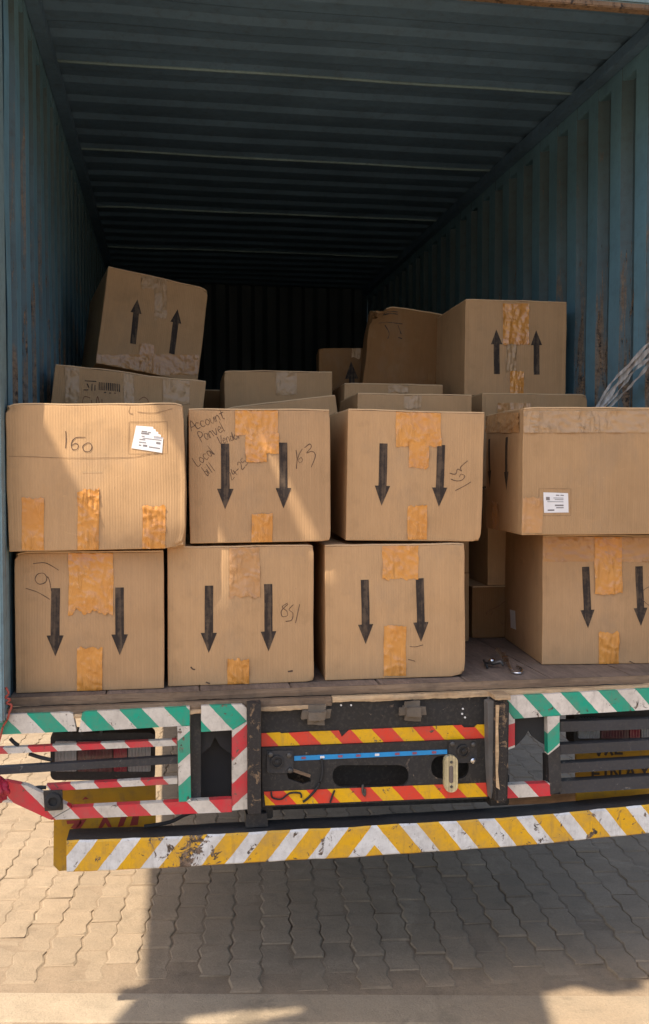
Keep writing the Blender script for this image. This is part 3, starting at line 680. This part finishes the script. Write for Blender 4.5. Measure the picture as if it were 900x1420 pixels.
bU4.tape(722, 938, 570, 600, TAPE3, torn='', wr=.0022, horiz=True); bU4.tape(724, 752, 690, 739, TAPE2, torn='top', wr=.001)
bU4.label([(753, 683), (787, 684), (788, 711), (754, 711)], frame=[(747, 678), (791, 678), (791, 715), (747, 715)], bars=((.5, .64, .1, .05), (.68, .82, .1, .05), (.1, .25, .22, .16), (.4, .8, .25, .03), (.45, .8, .33, .03), (.15, .8, .44, .03), (.45, .8, .6, .07), (.5, .8, .73, .05), (.15, .42, .84, .07)))
bU4.arrow((679, 609), (680, 677), 'left'); bU4.arrow((704, 606), (704, 680), 'left')
bU4.tape(668, 721, 572, 600, TAPE2, torn='', wr=.002, face='left', horiz=True); bU4.tape(684, 693, 695, 738, TAPE2, torn='top', face='left')
# --- second row and beyond
H = lambda x, y, z, w, d, h, m=K_C: Carton('plain brown carton buried in the stack behind the front row', (x, y, F + z), (random.uniform(-1, 1), 0, 0), (w, d, h), m, G_HID, flap=False)
H(.03, .74, 0, .56, .46, .44); H(.03, .75, .442, .56, .46, .168)
T2 = Carton('battered yellowish carton with a printed barcode block, wedged under the steeply tilted carton', (.022, .755, F + .672), (4, 5.6, 0), (.575, .47, .43), K_C, GF, nz=.006)
T2.tape(90, 110, 508, 560, TAPE3, torn='', wr=.002); T2.tape(172, 186, 517, 560, TAPE3, torn='', wr=.002); T2.tape(225, 262, 523, 560, TAPE3, torn='', wr=.0022)
T2.strokes([[(138 + i * 2.6, 530 + i * .3), (138 + i * 2.6, 541 + i * .3)] for i in range(12)], .006, INK, name='printed_barcode')
T2.strokes([[(118, 528), (134, 529)], [(116, 541), (123, 541)], [(128, 532), (128, 542)], [(132, 534), (132, 542)], [(121, 532), (124, 538)], [(145, 545), (148, 545)], [(152, 546), (155, 546)], [(159, 546), (162, 546)]], .006, INK, name='printed_symbols')
T2.strokes([[(126, 552), (118, 550), (115, 558), (121, 562)], [(128, 555), (128, 562)], [(134, 562), (136, 550), (139, 562)], [(142, 554), (142, 562)], [(192, 556), (199, 551), (205, 556), (203, 562)]], .0035, PENR)
H(.09, 1.36, 0, .56, .5, .44); H(.09, 1.37, .442, .56, .5, .44); H(.09, 1.38, .884, .56, .5, .20)
T1 = Carton('steeply tilted carton with two up arrows, highest on the pile against the left wall', (.1716, 1.405, F + 1.178), (11.7, 8.7, -6.9), (.47, .56, .45), K_A, GF)
T1.tape(196, 214, 384, 400, TAPE3, torn='bottom', wr=.003); T1.tape(214, 231, 388, 442, TAPE3, torn='bottom', wr=.003); T1.tape(134, 276, 492, 520, TAPE2, torn='', wr=.002, horiz=True); T1.tape(193, 213, 478, 522, TAPE2, torn='top', wr=.003, off=.003)
T1.arrow((184, 477), (191, 415)); T1.arrow((238, 491), (246, 429))
H(.76, .73, 0, .47, .46, .25); H(.76, .74, .252, .47, .46, .25)
M2 = Carton('slanting carton whose bare top edge rises behind the 163 carton', (.765, .715, F + .515), (1, -7.4, 0), (.435, .46, .425), K_C, GF)
H(.735, 1.30, 0, .48, .5, .35); H(.735, 1.30, .352, .48, .5, .336)
M1 = Carton('level carton with one strip of clear tape, behind the slanting carton', (.739, 1.24, F + .69), (-1, -.4, 0), (.479, .56, .443), K_C, GF)
M1.tape(383, 412, 515, 548, TAPE3, torn='bottom', wr=.002)
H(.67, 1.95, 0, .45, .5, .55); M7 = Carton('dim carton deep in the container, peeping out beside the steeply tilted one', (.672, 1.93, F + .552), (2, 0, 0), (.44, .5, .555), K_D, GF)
H(1.235, .72, 0, .46, .46, .28); H(1.235, .72, .282, .46, .46, .275)
M3 = Carton('level carton with a faint centre tape, right behind the tilted carton with sideways number', (1.225, .70, F + .56), (-1.5, .2, 0), (.465, .46, .438), K_C, GF)
M3.tape(560, 584, 541, 566, TAPE3, torn='bottom', wr=.001)
H(1.25, 1.24, 0, .46, .5, .33); H(1.25, 1.24, .332, .46, .5, .325)
M4 = Carton('carton with crumpled clear tape, below the leaning brown carton', (1.262, 1.21, F + .66), (-2, .6, 0), (.45, .5, .425), K_C, GF)
M4.tape(538, 566, 529, 545, TAPE3, torn='bottom', wr=.003)
H(1.22, 1.78, 0, .56, .5, .53); H(1.22, 1.78, .532, .56, .5, .52)
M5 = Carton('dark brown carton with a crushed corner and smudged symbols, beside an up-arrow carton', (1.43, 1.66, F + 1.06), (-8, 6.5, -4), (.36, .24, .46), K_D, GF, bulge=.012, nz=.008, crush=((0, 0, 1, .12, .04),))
M5.strokes([[(529, 434), (552, 437)], [(529, 431), (552, 434)]], .008, INK, name='printed_symbols'); M5.strokes([[(524, 447), (558, 450)], [(534, 452), (540, 462), (538, 470)], [(552, 452), (556, 464)], [(552, 468), (557, 470)]], .006, INK, name='printed_symbols')
M6 = Carton('small distant carton with one dark arrow head showing, behind the leaning brown carton', (1.27, 1.95, F + 1.10), (-6, -1, 0), (.23, .3, .235), K_D, GF, flap=False)
M6.arrow((488, 536), (487, 501), sw=.03, hw=.07, hl=.09); M6.tape(488, 500, 481, 496, TAPE3, torn='bottom', wr=.003)
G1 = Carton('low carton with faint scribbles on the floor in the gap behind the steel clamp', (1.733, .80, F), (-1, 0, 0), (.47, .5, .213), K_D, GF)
G1.strokes([[(677, 846), (688, 842), (700, 834)], [(674, 852), (675, 848), (682, 847), (681, 853)], [(694, 862), (697, 865), (701, 860)]], .004, PENR)
G2 = Carton('carton set back on top of the low scribbled one in the gap', (1.795, .79, F + .221), (-2, 0, 0), (.45, .5, .40), K_A, GF)
R2 = Carton('carton with crumpled tape on its top edge, directly under the carton with two up arrows', (1.79, .86, F + .63), (-1.5, 0, 0), (.46, .54, .388), K_C, GF)
R2.tape(690, 735, 559, 600, TAPE2, torn='bottom', wr=.004)
T3 = Carton('upright carton with two up arrows, topmost on the pile beside the right wall', (1.787, 1.10, F + 1.032), (-2.0, .5, 0), (.466, .56, .42), K_A, GF)
T3.tape(697, 733, 421, 478, TAPE, torn='bottom', wr=.003, jag=.006); T3.tape(707, 726, 515, 553, TAPE, torn='top', wr=.003); T3.tape(701, 715, 478, 515, TAPE3, torn='bottom', wr=.003, off=.0012)
T3.arrow((689, 519), (688, 457)); T3.arrow((744, 520), (743, 458))
H(1.79, 1.42, 0, .46, .5, .5); H(1.79, 1.42, .502, .46, .5, .5)

# ------------------------------------------------------------------ truck tail
TO = Vector((CW / 2, 2.5, 0))
truck = empty('truck', TO, 'black flatbed truck tail with green, red and yellow hazard stripes carrying the container', 'truck')
WHT, GRN, RED, YEL = (.64, .59, .52), (.0, .33, .21), (.60, .03, .045), (.76, .42, .0)
ORG = (.68, .05, .025)
kw = dict(org=TO)
S_G1 = stripe('green_white_tape', GRN, WHT, .137, 1, .9, (37, 990), **kw); S_G2 = stripe('green_white_tape_b', GRN, WHT, .137, 1, .9, (167, 986), **kw); S_G3 = stripe('green_white_tape_c', GRN, WHT, .137, 1, .9, (291, 979), **kw)
S_GV = stripe('green_white_tape_upright', GRN, WHT, .142, -.85, 1, (246, 1060), **kw); S_RV = stripe('red_white_tape_upright', RED, WHT, .146, -.9, 1, (322, 1055), **kw)
S_R1 = stripe('red_white_tape', RED, WHT, .142, 1, .9, (95, 1119), **kw); S_R2 = stripe('red_white_tape_b', RED, WHT, .146, 1, .9, (104, 1033), **kw); S_R3 = stripe('red_white_tape_c', RED, WHT, .142, 1, .9, (127, 1085), **kw)
S_Y1 = stripe('yellow_red_tape', YEL, ORG, .136, 1, .9, (486, 1012), grime=.2, **kw); S_Y2 = stripe('yellow_red_tape_b', YEL, ORG, .139, 1, .9, (453, 1094), grime=.2, **kw)
S_G4 = stripe('green_white_tape_d', GRN, (.70, .64, .57), .133, 1, .92, (724, 962), **kw); S_GV2 = stripe('green_white_tape_upright_b', GRN, WHT, .14, -.85, 1, (759, 1046), **kw)
S_RV2 = stripe('red_white_tape_upright_b', RED, WHT, .15, -.3, 1, (704, 1037), **kw); S_R4 = stripe('red_white_tape_d', RED, WHT, .14, 1, .9, (732, 1088), **kw)
VX = atY(519, 1145, -.06).x
S_B = stripe('yellow_white_bumper_paint', (.70, .38, .008), (.68, .68, .67), .1315, 1, .8, (524, 1146), .56, .065, VX, Y=-.06, scar=(atY(262, 1180, -.06).x, .12), **kw)
def P(name, pts, mat, Y=-.05, th=.03, parent=truck, holes=()): return prism(name, [pts] + list(holes), Y, th, mat, parent)
# left corner
P('top_bar', [(-28, 992), (96, 988), (101, 990), (106, 1014), (-28, 1020)], S_G1)
P('top_bar', [(114, 989), (120, 987), (263, 980), (263, 1006), (109, 1015)], S_G2)
P('upright', [(246, 1007.5), (263, 1006.8), (265, 1112), (248, 1113)], S_GV)
P('top_bar', [(279, 979), (336, 977), (342, 982), (342, 1000), (322, 1012.5), (279, 1015)], S_G3)
P('upright', [(322, 1013), (342.5, 1000.5), (343, 1122), (322, 1124)], S_RV)
P('bottom_bar', [(100, 1120), (321.5, 1108), (321.5, 1126), (70, 1137)], S_R1)
P('bottom_bar', [(-28, 1086), (8, 1084), (38, 1090), (99, 1119.5), (69, 1136.5), (18, 1113), (-28, 1112)], S_R1)
P('slat', [(-28, 1039), (245, 1026), (245, 1034), (-28, 1047)], S_R2, -.035, .025)
P('slat', [(-28, 1066), (246, 1049), (246, 1059), (-28, 1076)], GREYST, -.035, .025)
P('slat', [(64, 1089), (246, 1079), (246, 1087), (70, 1097)], S_R3, -.035, .025)
P('bracket', [(60, 1098), (86, 1097), (87, 1123), (62, 1125)], DIRTRUB, -.065, .014)
c = atY(74, 1110, -.067); lathe_y('rubber_bush', c, [(.026, 0), (.024, -.012), (.014, -.014), (.012, -.006)], RUBBER, truck, 18)
P('recess_panel', [(264, 980), (278.5, 979), (278.5, 1015), (278.5, 1110), (266, 1111)], BLACKW, -.02, .02)
# black mudguard plate with an ogee cut behind the opening beside each post
P('mudguard', [(266, 1010), (335, 1008), (335, 1050), (318, 1044), (305, 1034), (298, 1022), (292, 1035), (280, 1045), (266, 1052)], RUBBER, .0, .012)
P('mudguard', [(264, 1004), (338, 1002), (338, 1114), (264, 1116)], RUBBER, .05, .012)
for pts in ([(14, 1024), (20, 1030), (26, 1034)], [(40, 1045), (55, 1050), (72, 1054)], [(36, 1098), (50, 1105), (60, 1112)], [(38, 1096), (52, 1092), (64, 1092)]):
    tube('cable', curve_pts([atY(x, y, -.02) for x, y in pts]), .006, RUBBER, truck, 6)
# lamp cluster behind the left slats
def lamp(x0, x1, y0, y1, Y, segs, par=truck):
    l = prism('tail_lamp', [rr(x0, x1, y0, y1, 8)], Y, .07, DIRTRUB, par)
    for a, b, m in segs: prism('lens', [rr(a, b, y0 + 12, y1 - 12, 2, 3)], Y - .012, .011, m, l)
    return l
lamp(70, 215, 1016, 1082, .06, ((76, 106, LENS_C), (107.5, 156, LENS_D), (157.5, 176, LENS_R), (177.5, 209, LENS_C)))
lamp(796, 945, 984, 1036, .06, ((802, 832, LENS_C), (833.5, 872, LENS_D), (873.5, 888, LENS_R), (889.5, 938, LENS_C)))
for x in (99, 113, 140): P('lamp_stay', [(x - 2, 1006), (x + 2, 1006), (x + 2, 1020), (x - 2, 1020)], BLACK, .0, .02)
# mud flaps
fl = P('mud_flap', [(75, 1092), (216, 1086), (216, 1150), (214, 1196), (82, 1208), (74, 1200)], YEL_BOARD, .10, .012)
for q in ([(92, 1138), (112, 1137), (113, 1142), (104, 1150), (98, 1148), (103, 1142), (93, 1143)], [(112, 1137), (120, 1136), (110, 1151), (104, 1151)], [(136, 1149), (143, 1134), (148, 1133), (155, 1147), (150, 1147), (146, 1141), (141, 1149)], [(163, 1147), (168, 1132), (176, 1132), (171, 1145)], [(180, 1145), (184, 1132), (193, 1131), (191, 1144)], [(114, 1109), (118, 1105), (123, 1108)]):
    prism('letter', [q], .0985, .0013, RED_LET, fl)
fr = P('mud_flap', [(799, 1044), (930, 1036), (930, 1128), (800, 1120)], YEL_BOARD, .10, .012)
def letter(lines, x, y, w_, h_):
    for ln in lines:
        for a, b in zip(ln, ln[1:]):
            A, B = Vector((x + a[0] * w_, y + a[1] * h_)), Vector((x + b[0] * w_, y + b[1] * h_)); d = (B - A).normalized() * 1.6; nn = Vector((-d.y, d.x))
            A -= d; B += d; prism('letter', [[tuple(A + nn), tuple(B + nn), tuple(B - nn), tuple(A - nn)]], .0985 - random.uniform(0, .0006), .0012, BLK_LET, fr)
letter([[(0, 1), (0, 0), (1, 0)], [(0, .5), (.8, .5)]], 822, 1064, 10, 18); letter([[(0, 0), (0, 1)]], 840, 1064, 1, 18); letter([[(0, 1), (0, 0), (1, 1), (1, 0)]], 848, 1063, 12, 18)
letter([[(0, 1), (.5, 0), (1, 1)], [(.2, .65), (.8, .65)]], 868, 1062, 13, 18); letter([[(0, 0), (.5, .5), (1, 0)], [(.5, .5), (.5, 1)]], 888, 1061, 12, 18)
letter([[(0, 0), (.5, 1), (1, 0)]], 826, 1038, 9, 9); letter([[(0, 1), (.5, 0), (1, 1)]], 840, 1037, 9, 9); letter([[(0, 0), (0, 1), (1, 1)]], 854, 1036, 8, 9)
# posts
P('post', [(343.5, 976), (362, 975), (362, 1128), (344, 1129)], RUSTPOST, -.075, .07)
P('post_foot', [(341, 1129.5), (370, 1128), (372, 1146), (341, 1148)], BLACK, -.03, .05)
bm = bmesh.new(); a = atY(688, 971, -.10); b = atY(705, 1106, -.10); add_box(bm, (a.x, -.10, b.z - .02), (b.x, -.02, a.z), .008)
for v in bm.verts: v.co += noise.noise_vector(v.co * 14) * .006
pr = bm_obj('post', bm, RUSTPOST, truck)
ragged('torn_wood', a.x - .004, b.x + .004, -.104, -.03, a.z + .001, a.z + .014, W_RAW_SUN, truck, .004, 3, 30)
V = [atY(689, 980, -.103), atY(692, 980, -.103), atY(691, 1060, -.103), atY(693, 1090, -.103), atY(688, 1090, -.103), atY(687, 1050, -.103)]
prism('torn_wood', [[(688, 978), (692.5, 978), (691, 1010), (692, 1045), (690.5, 1070), (693, 1095), (688.5, 1092), (687.5, 1045)]], -.106, .005, W_RAW_SUN, truck)
# centre: cross beam, tapes, drilled plate
P('post_flange', [(676.5, 974), (687.5, 971), (688, 1060), (685, 1090), (681, 1108), (678, 1060)], FLANGE, -.07, .04)
P('cross_beam', [(362.5, 972), (676, 963), (676, 1006), (362.5, 1016)], BLACK, -.02, .06)
P('hazard_tape', [(362.5, 1017), (388, 1015.5), (390, 1017), (428, 1014.5), (470, 1013), (474, 1022), (484, 1012.5), (560, 1009), (600, 1007), (640, 1005.5), (644, 1009), (658, 1008.5), (662, 1005), (676, 1004.5), (676, 1023.5), (362.5, 1035.5)], S_Y1, -.0235, .003)
P('cross_beam', [(362.5, 1016.3), (676, 1006.3), (676, 1024), (362.5, 1036)], BLACK, -.02, .05)
cut = [(396, 1068), (402, 1064), (430, 1074), (431, 1084), (420, 1087), (400, 1080)]
pl = P('drilled_plate', [(363, 1037), (676, 1024.5), (676, 1107), (364, 1119)], BLACK, -.03, .012, holes=[rr(461, 567, 1061, 1091, 14), rr(598, 650, 1048, 1080, 14), cut])
P('cross_beam', [(363, 1020), (676, 1010), (676, 1112), (364, 1124)], BLACK, .10, .01)
P('hazard_tape', [(366, 1098), (674, 1085.5), (676, 1104.5), (368, 1117)], S_Y2, -.0325, .002)
P('blue_tape', [(408, 1048.5), (620, 1039.5), (620, 1045.5), (408, 1055)], BLUE, -.0325, .002)
for x in (421, 447, 472, 497, 523, 551, 575, 602): y = 1051.8 - (x - 408) * .0425; P('tape_dot', [(x - 3, y - 1.6), (x + 3, y - 1.9), (x + 3, y + 1.2), (x - 3, y + 1.5)], BLUEDOT if x not in (447, 523) else PAPER, -.0345, .0015)
P('torn_metal', [(404, 1065), (431, 1074.5), (430, 1078.5), (402, 1069)], W_SILL, -.034, .004)
for (x0, x1, y0, y1, cx, cy) in ((370, 407, 1041, 1072, 384, 1056), (622, 662, 1026, 1058, 642, 1041)):
    bp = P('bolt_plate', rr(x0, x1, y0, y1, 3, 3), BLACKW, -.036, .005)
    lathe_y('bush', atY(cx, cy, -.0365), [(.021, 0), (.021, -.006), (.016, -.007), (.015, -.002), (.008, -.002), (.007, -.008), (.003, -.009)], BLACK, bp, 22)
    for bx_, by_ in ((x1 - 6, y0 + 6), (x1 - 5, y1 - 4), (x0 + 5, y0 + 5)): lathe_y('bolt', atY(bx_, by_, -.0365), [(.008, 0), (.008, -.007), (.004, -.009)], DARKST, bp, 8)
c = atY(655, 1054, -.037); lathe_y('bolt', c, [(.010, 0), (.009, -.010), (.004, -.013)], STEEL, truck, 10)
rf = P('reflector', rr(616.5, 635, 1048, 1099, 9, 8), REFL, -.052, .02)
prism('reflector_slot', [rr(623, 628.5, 1062, 1086, 2.5, 4)], -.0535, .0012, LENS_A, rf)
for y in (1057, 1091): lathe_y('screw', atY(626, y, -.0525), [(.005, 0), (.004, -.003)], DARKST, rf, 8)
for x0, x1, y0, y1 in ((419, 458, 976, 1004), (553, 589, 971, 999)):
    p0, p1 = atY(x0, y1, -.04), atY(x1, y0, -.04); bm = bmesh.new(); add_box(bm, (p0.x, -.07, p0.z), (p1.x, -.021, p1.z), .018)
    bmesh.ops.subdivide_edges(bm, edges=bm.edges, cuts=2, use_grid_fill=True)
    for v in bm.verts: v.co += noise.noise_vector(v.co * 22) * .006
    bm_obj('rubber_stop', bm, DIRTRUB2, truck)
for x, y in ((473, 978), (487, 978), (642, 983), (641, 990), (645, 995)): P('paint_blot', circ(x, y, 1.4, 7), PAPER, -.0225, .002)
tube('wire', curve_pts([atY(x, y, -.036) for x, y in ((446, 1052), (447, 1075), (440, 1092), (428, 1106), (420, 1112))]), .004, RUBBER, truck, 6)
tube('wire', curve_pts([atY(x, y, -.036) for x, y in ((464, 1096), (460, 1106), (458, 1113))]), .003, RUBBER, truck, 6)
tube('wire', curve_pts([atY(x, y, -.037) for x, y in ((376, 1098), (378, 1106), (390, 1108), (402, 1100), (416, 1100), (418, 1106))]), .003, RUBBER, truck, 6)
tube('hook', curve_pts([atY(x, y, -.036) for x, y in ((503, 1088), (503, 1098), (506, 1103), (506, 1094))]), .004, DARKST, truck, 6)
tube('cable', curve_pts([atY(x, y, .02) for x, y in ((200, 1146), (235, 1140), (262, 1128), (300, 1120))]), .006, RUBBER, truck, 6)
# right corner
P('top_bar', [(704, 968), (712, 965), (968, 951), (968, 980), (776, 992), (712, 997), (704, 985)], S_G4)
P('upright', [(704.5, 986), (714, 997.5), (714, 1036), (704.5, 1040)], S_RV2)
P('upright', [(759, 993.7), (776, 992.7), (776, 1034), (760, 1047)], S_GV2)
P('upright', [(760, 1048), (776.5, 1034.5), (779, 1098), (763, 1102)], BLACKW)
P('mudguard', [(714.5, 997), (758.5, 994), (758.5, 1034), (748, 1029), (739, 1022), (733, 1012), (728, 1021), (720, 1030), (714.5, 1035)], RUBBER, -.02, .012)
P('frame_strip', [(757, 1047), (761.5, 1047), (763, 1085), (757.5, 1086)], BLACK, -.03, .03)
P('bottom_bar', [(700, 1089), (762, 1086), (764, 1103.5), (697, 1107.5)], S_R4)
for y0, y1, t in ((1001, 995, 14), (1033, 1023, 13.5), (1059, 1048, 13.5), (1084, 1072, 17)):
    P('slat', [(777, y0), (968, y1), (968, y1 + t), (777, y0 + t)], GREYST, -.045, .035)
P('clearance_board', [(690, 1105), (800, 1100), (802, 1112), (692, 1117)], W_SILL, .25, .04)
# bumper
t0, t1 = atY(92, 1165, -.06), atY(900, 1113, -.06); z0, z1 = .545, .643
bx0, bx1 = t0.x, CW - .172; V, Fs = [], []; nseg = 60
for i in range(nseg + 1):
    x = bx0 + (bx1 - bx0) * i / nseg; k = i / nseg; sag = .007 * math.sin(math.pi * k) * -1 + noise.noise(Vector((x * 3, 1, 0))) * .003; bow = -.004 * math.sin(math.pi * k)
    up_ = .012 * max(0, k - .75) / .25
    for (y, z) in ((.04, z0 + .004), (-.056, z0), (-.060, z0 + .004), (-.060, z1 - .006), (-.055, z1), (.04, z1)):
        V.append((x, y + bow, z + sag + up_ + (noise.noise(Vector((x * 22, y * 9, z * 9))) * .002)))
for i in range(nseg):
    for k in range(6): Fs.append((i * 6 + k, i * 6 + (k + 1) % 6, i * 6 + 6 + (k + 1) % 6, i * 6 + 6 + k))
Fs += [tuple(range(6)), tuple(nseg * 6 + k for k in range(6))]
bm = bmesh.new(); vv = [bm.verts.new(v) for v in V]
for f in Fs: bm.faces.new([vv[i] for i in f])
bmesh.ops.recalc_face_normals(bm, faces=bm.faces)
bum = bm_obj('bumper', bm, [S_B], truck); bum.data.materials.append(BLACKW)
for p in bum.data.polygons:
    if abs(p.normal.z) > .75 or p.normal.y > .5: p.material_index = 1
for x in (.745, 1.54): box('bumper_bracket', (x, -.0, .655), (x + .07, .05, .76), BLACK, truck, .004)
# chassis, axle, wheels
for x in (CW / 2 - .42, CW / 2 + .36): box('chassis_rail', (x, .06, .70), (x + .07, 6.4, .92), BLACK, truck)
for y in (.5, 1.6, 2.7, 3.8): box('cross_member', (.0, y, .92), (CW, y + .08, .928), BLACK, truck, .002)
for y in (.7, 2.0, 4.5): box('cross_member', (CW / 2 - .345, y, .74), (CW / 2 + .355, y + .06, .88), BLACK, truck)
lathe_y('spare_tyre', (1.17, .95, .64), [(.16, -.10), (.40, -.11), (.47, -.06), (.47, .06), (.40, .11), (.16, .10)], RUBBER, truck, 36, 'Z')
tube('axle', [(.0, 4.75, .48), (CW, 4.75, .48)], .06, BLACK, truck, 12)
for x in (.14, CW - .14):
    for dx in (-.13, .13):
        wh = lathe_y('wheel', (x + dx * .95, 4.75, .48), [(.0, -.05), (.24, -.05), (.26, -.1), (.26, .1), (.24, .05), (.0, .05)], DARKST, truck, 24, 'X')
        lathe_y('tyre', (x + dx * .95, 4.75, .48), [(.27, -.11), (.42, -.115), (.47, -.09), (.48, -.05), (.48, .05), (.47, .09), (.42, .115), (.27, .11)], RUBBER, wh, 32, 'X')

# ------------------------------------------------------------------ small things
# steel clamp on the floor boards
cp = atZ(694, 926, F); cl_ = empty('load_clamp', (cp.x, cp.y, F), 'small bright steel lever clamp lying on the container floor', 'clamp')
def fl_(x, y, h): p = atZ(x, y, F); return Vector((p.x, p.y, F + h))
q = [fl_(691, 918, .045), fl_(700, 924, .034), fl_(707, 931, .014), fl_(711, 934, .006)]
tube('lever', [q[0] + (q[0] - q[1]) * .15, q[0], q[1], q[2], q[3]], [.006, .013, .012, .006, .005], STEEL, cl_, 10, flat=.45)
tube('lever_hole', [q[0] + Vector((0, -.012, -.001)), q[0] + Vector((0, -.005, -.001))], .004, RUBBER, cl_, 10)
tube('hook', curve_pts([fl_(708, 933, .008), fl_(714, 935, .005), fl_(722, 935, .005), fl_(723, 930, .006), fl_(717, 927, .007)], 5), .005, STEEL, cl_, 8)
tube('jaw', [fl_(674, 924, .012), fl_(684, 926, .016), fl_(694, 926, .022), fl_(698, 927, .012)], [.004, .007, .008, .004], DARKST, cl_, 8)
tube('screw_handle', [fl_(671, 921, .014), fl_(676, 928, .006)], .0045, RUBBER, cl_, 8)
tube('thumb_nut', [fl_(680, 925, .02), fl_(684, 924, .022)], .009, STEEL, cl_, 10)
# plastic strapping hanging from the right wall
st = empty('plastic_strapping', (2.2, .62, F + .92), 'loose pale clear plastic strapping drooping from the right wall behind the labelled carton', 'plastic strap')
def ribbon(name, pts, w_, mat, parent, tw=0):
    C = curve_pts(pts, 10); V, Fs = [], []
    for i, p in enumerate(C):
        t = (C[min(i + 1, len(C) - 1)] - C[max(i - 1, 0)]).normalized(); a = Matrix.Rotation(tw * i / len(C) + .3 * math.sin(i * .7), 3, t) @ Vector((0, -.35, 1)).cross(t).cross(t).normalized()
        for k in (-1, -.3, .4, 1): V.append(p + a * w_ * k / 2 + Vector((0, noise.noise(p * 25 + Vector((k, 0, 0))) * .012, 0)))
    for i in range(len(C) - 1):
        for k in range(3): Fs.append((i * 4 + k, i * 4 + k + 1, i * 4 + 5 + k, i * 4 + 4 + k))
    return obj(name, V, Fs, mat, parent, True)
for k, (dx, dy, w_, tw) in enumerate(((0, 0, .026, .3), (3, 9, .016, .6), (-4, -6, .012, .2), (9, 16, .016, .5), (1, -3, .008, .4))):
    q_ = 3 * math.sin(k * 2.1)
    ribbon('strap', [atY(932, 462 + dy, .12), atY(904 + dx * .4, 482 + dy + q_, .26), atY(876 + dx, 509 + dy * .9 - q_, .41), atY(852 + dx * 1.3, 538 + dy * .5 + q_, .53), atY(832 + dx, 566 + dy * .2, .61), atY(818 + dx * .5, 600, .64)], w_, PLASTIC, st, tw)
# red plastic bundle and wire tied at the left corner
bm = bmesh.new(); bmesh.ops.create_icosphere(bm, subdivisions=4, radius=1); c = atY(-6, 1092, -.12)
for v in bm.verts:
    d = v.co.normalized(); k = 1 + .28 * noise.noise(d * 2.3) + .16 * noise.noise(Vector((d.x * 9, d.y * 9, d.z * 2))); v.co = c + Vector((d.x * .034, d.y * .03, d.z * .042)) * k
    v.co.x += (c.z - v.co.z) * .35
tag(bm_obj('plastic_bundle', bm, REDCLOTH, None, True, loc=c), 'crumpled red plastic bundle tied to the slanted striped corner bar', 'plastic bundle')
wr = tube('wire', curve_pts([atY(x, y, -.06) for x, y in ((8, 953), (12, 962), (7, 967), (14, 970), (9, 975), (16, 978), (13, 988), (10, 998), (4, 1008), (1, 1020), (-3, 1034))]), .0035, REDWIRE, None, 6, loc=atY(2, 1018, -.06))
tag(wr, 'thin tangled red wire dangling over the green and white corner bar', 'wire')

# ------------------------------------------------------------------ unseen canopy over the truck tail, added and cut to cast the patchy shade
TZ = F + 3.2
can = empty('added_shade_canopy', (1.0, -.6, 0), 'unseen grey canopy on poles, added to cast patchy shade on the truck tail', 'canopy')
def g2t(x, y): p = atZ(x, y, 0); k = TZ; return (p.x - .5 * k, p.y - .3 * k)
def u2t(u, v): return (u - .5 * 3.2, v - .3 * 3.2)
outer = [u2t(-.15, 1.1), g2t(200, 1320), g2t(198, 1367), g2t(172, 1368), g2t(160, 1373), g2t(166, 1384), g2t(190, 1381), g2t(155, 1419), g2t(140, 1450), g2t(240, 1450), g2t(262, 1411), g2t(330, 1404), g2t(420, 1398), g2t(416, 1404), g2t(335, 1421), g2t(300, 1450), g2t(430, 1500), g2t(790, 1500), g2t(767, 1420), g2t(754, 1376), g2t(775, 1373), g2t(795, 1367), g2t(820, 1372), g2t(845, 1378), g2t(895, 1370), g2t(888, 1360), g2t(930, 1355), u2t(4.6, -.30), u2t(4.6, 1.1)]
hole1 = [u2t(.535, .15), u2t(.80, .15), u2t(.90, .19), u2t(.88, .62), u2t(.535, .66)]  # openings shaped to throw sun patches onto the front cartons
hole2 = [u2t(1.155, .19), u2t(1.21, .195), u2t(1.205, .26), u2t(1.185, .30)]
L = [[Vector((p[0], p[1], 0)) for p in lp] for lp in (outer, hole1, hole2)]
flat = [v for lp in L for v in lp]; tri = tessellate_polygon(L); V = [(v.x, v.y, TZ) for v in flat]; nb = len(V); V += [(v.x, v.y, TZ + .004) for v in flat]
obj('shade_sheet', V, [tuple(reversed(t)) for t in tri] + [tuple(i + nb for i in t) for t in tri], SHADE_SHEET, can)
tube('rope', [(-1.73, .13, TZ), (-.05, .4, F + CH + .12)], .004, GALV, can, 6)
for x, y in ((-1.88, -1.3), (3.05, -1.3), (3.05, .15)):
    tube('pole', [(x, y, -.01), (x, y, TZ - .01)], .025, GALV, can, 10)
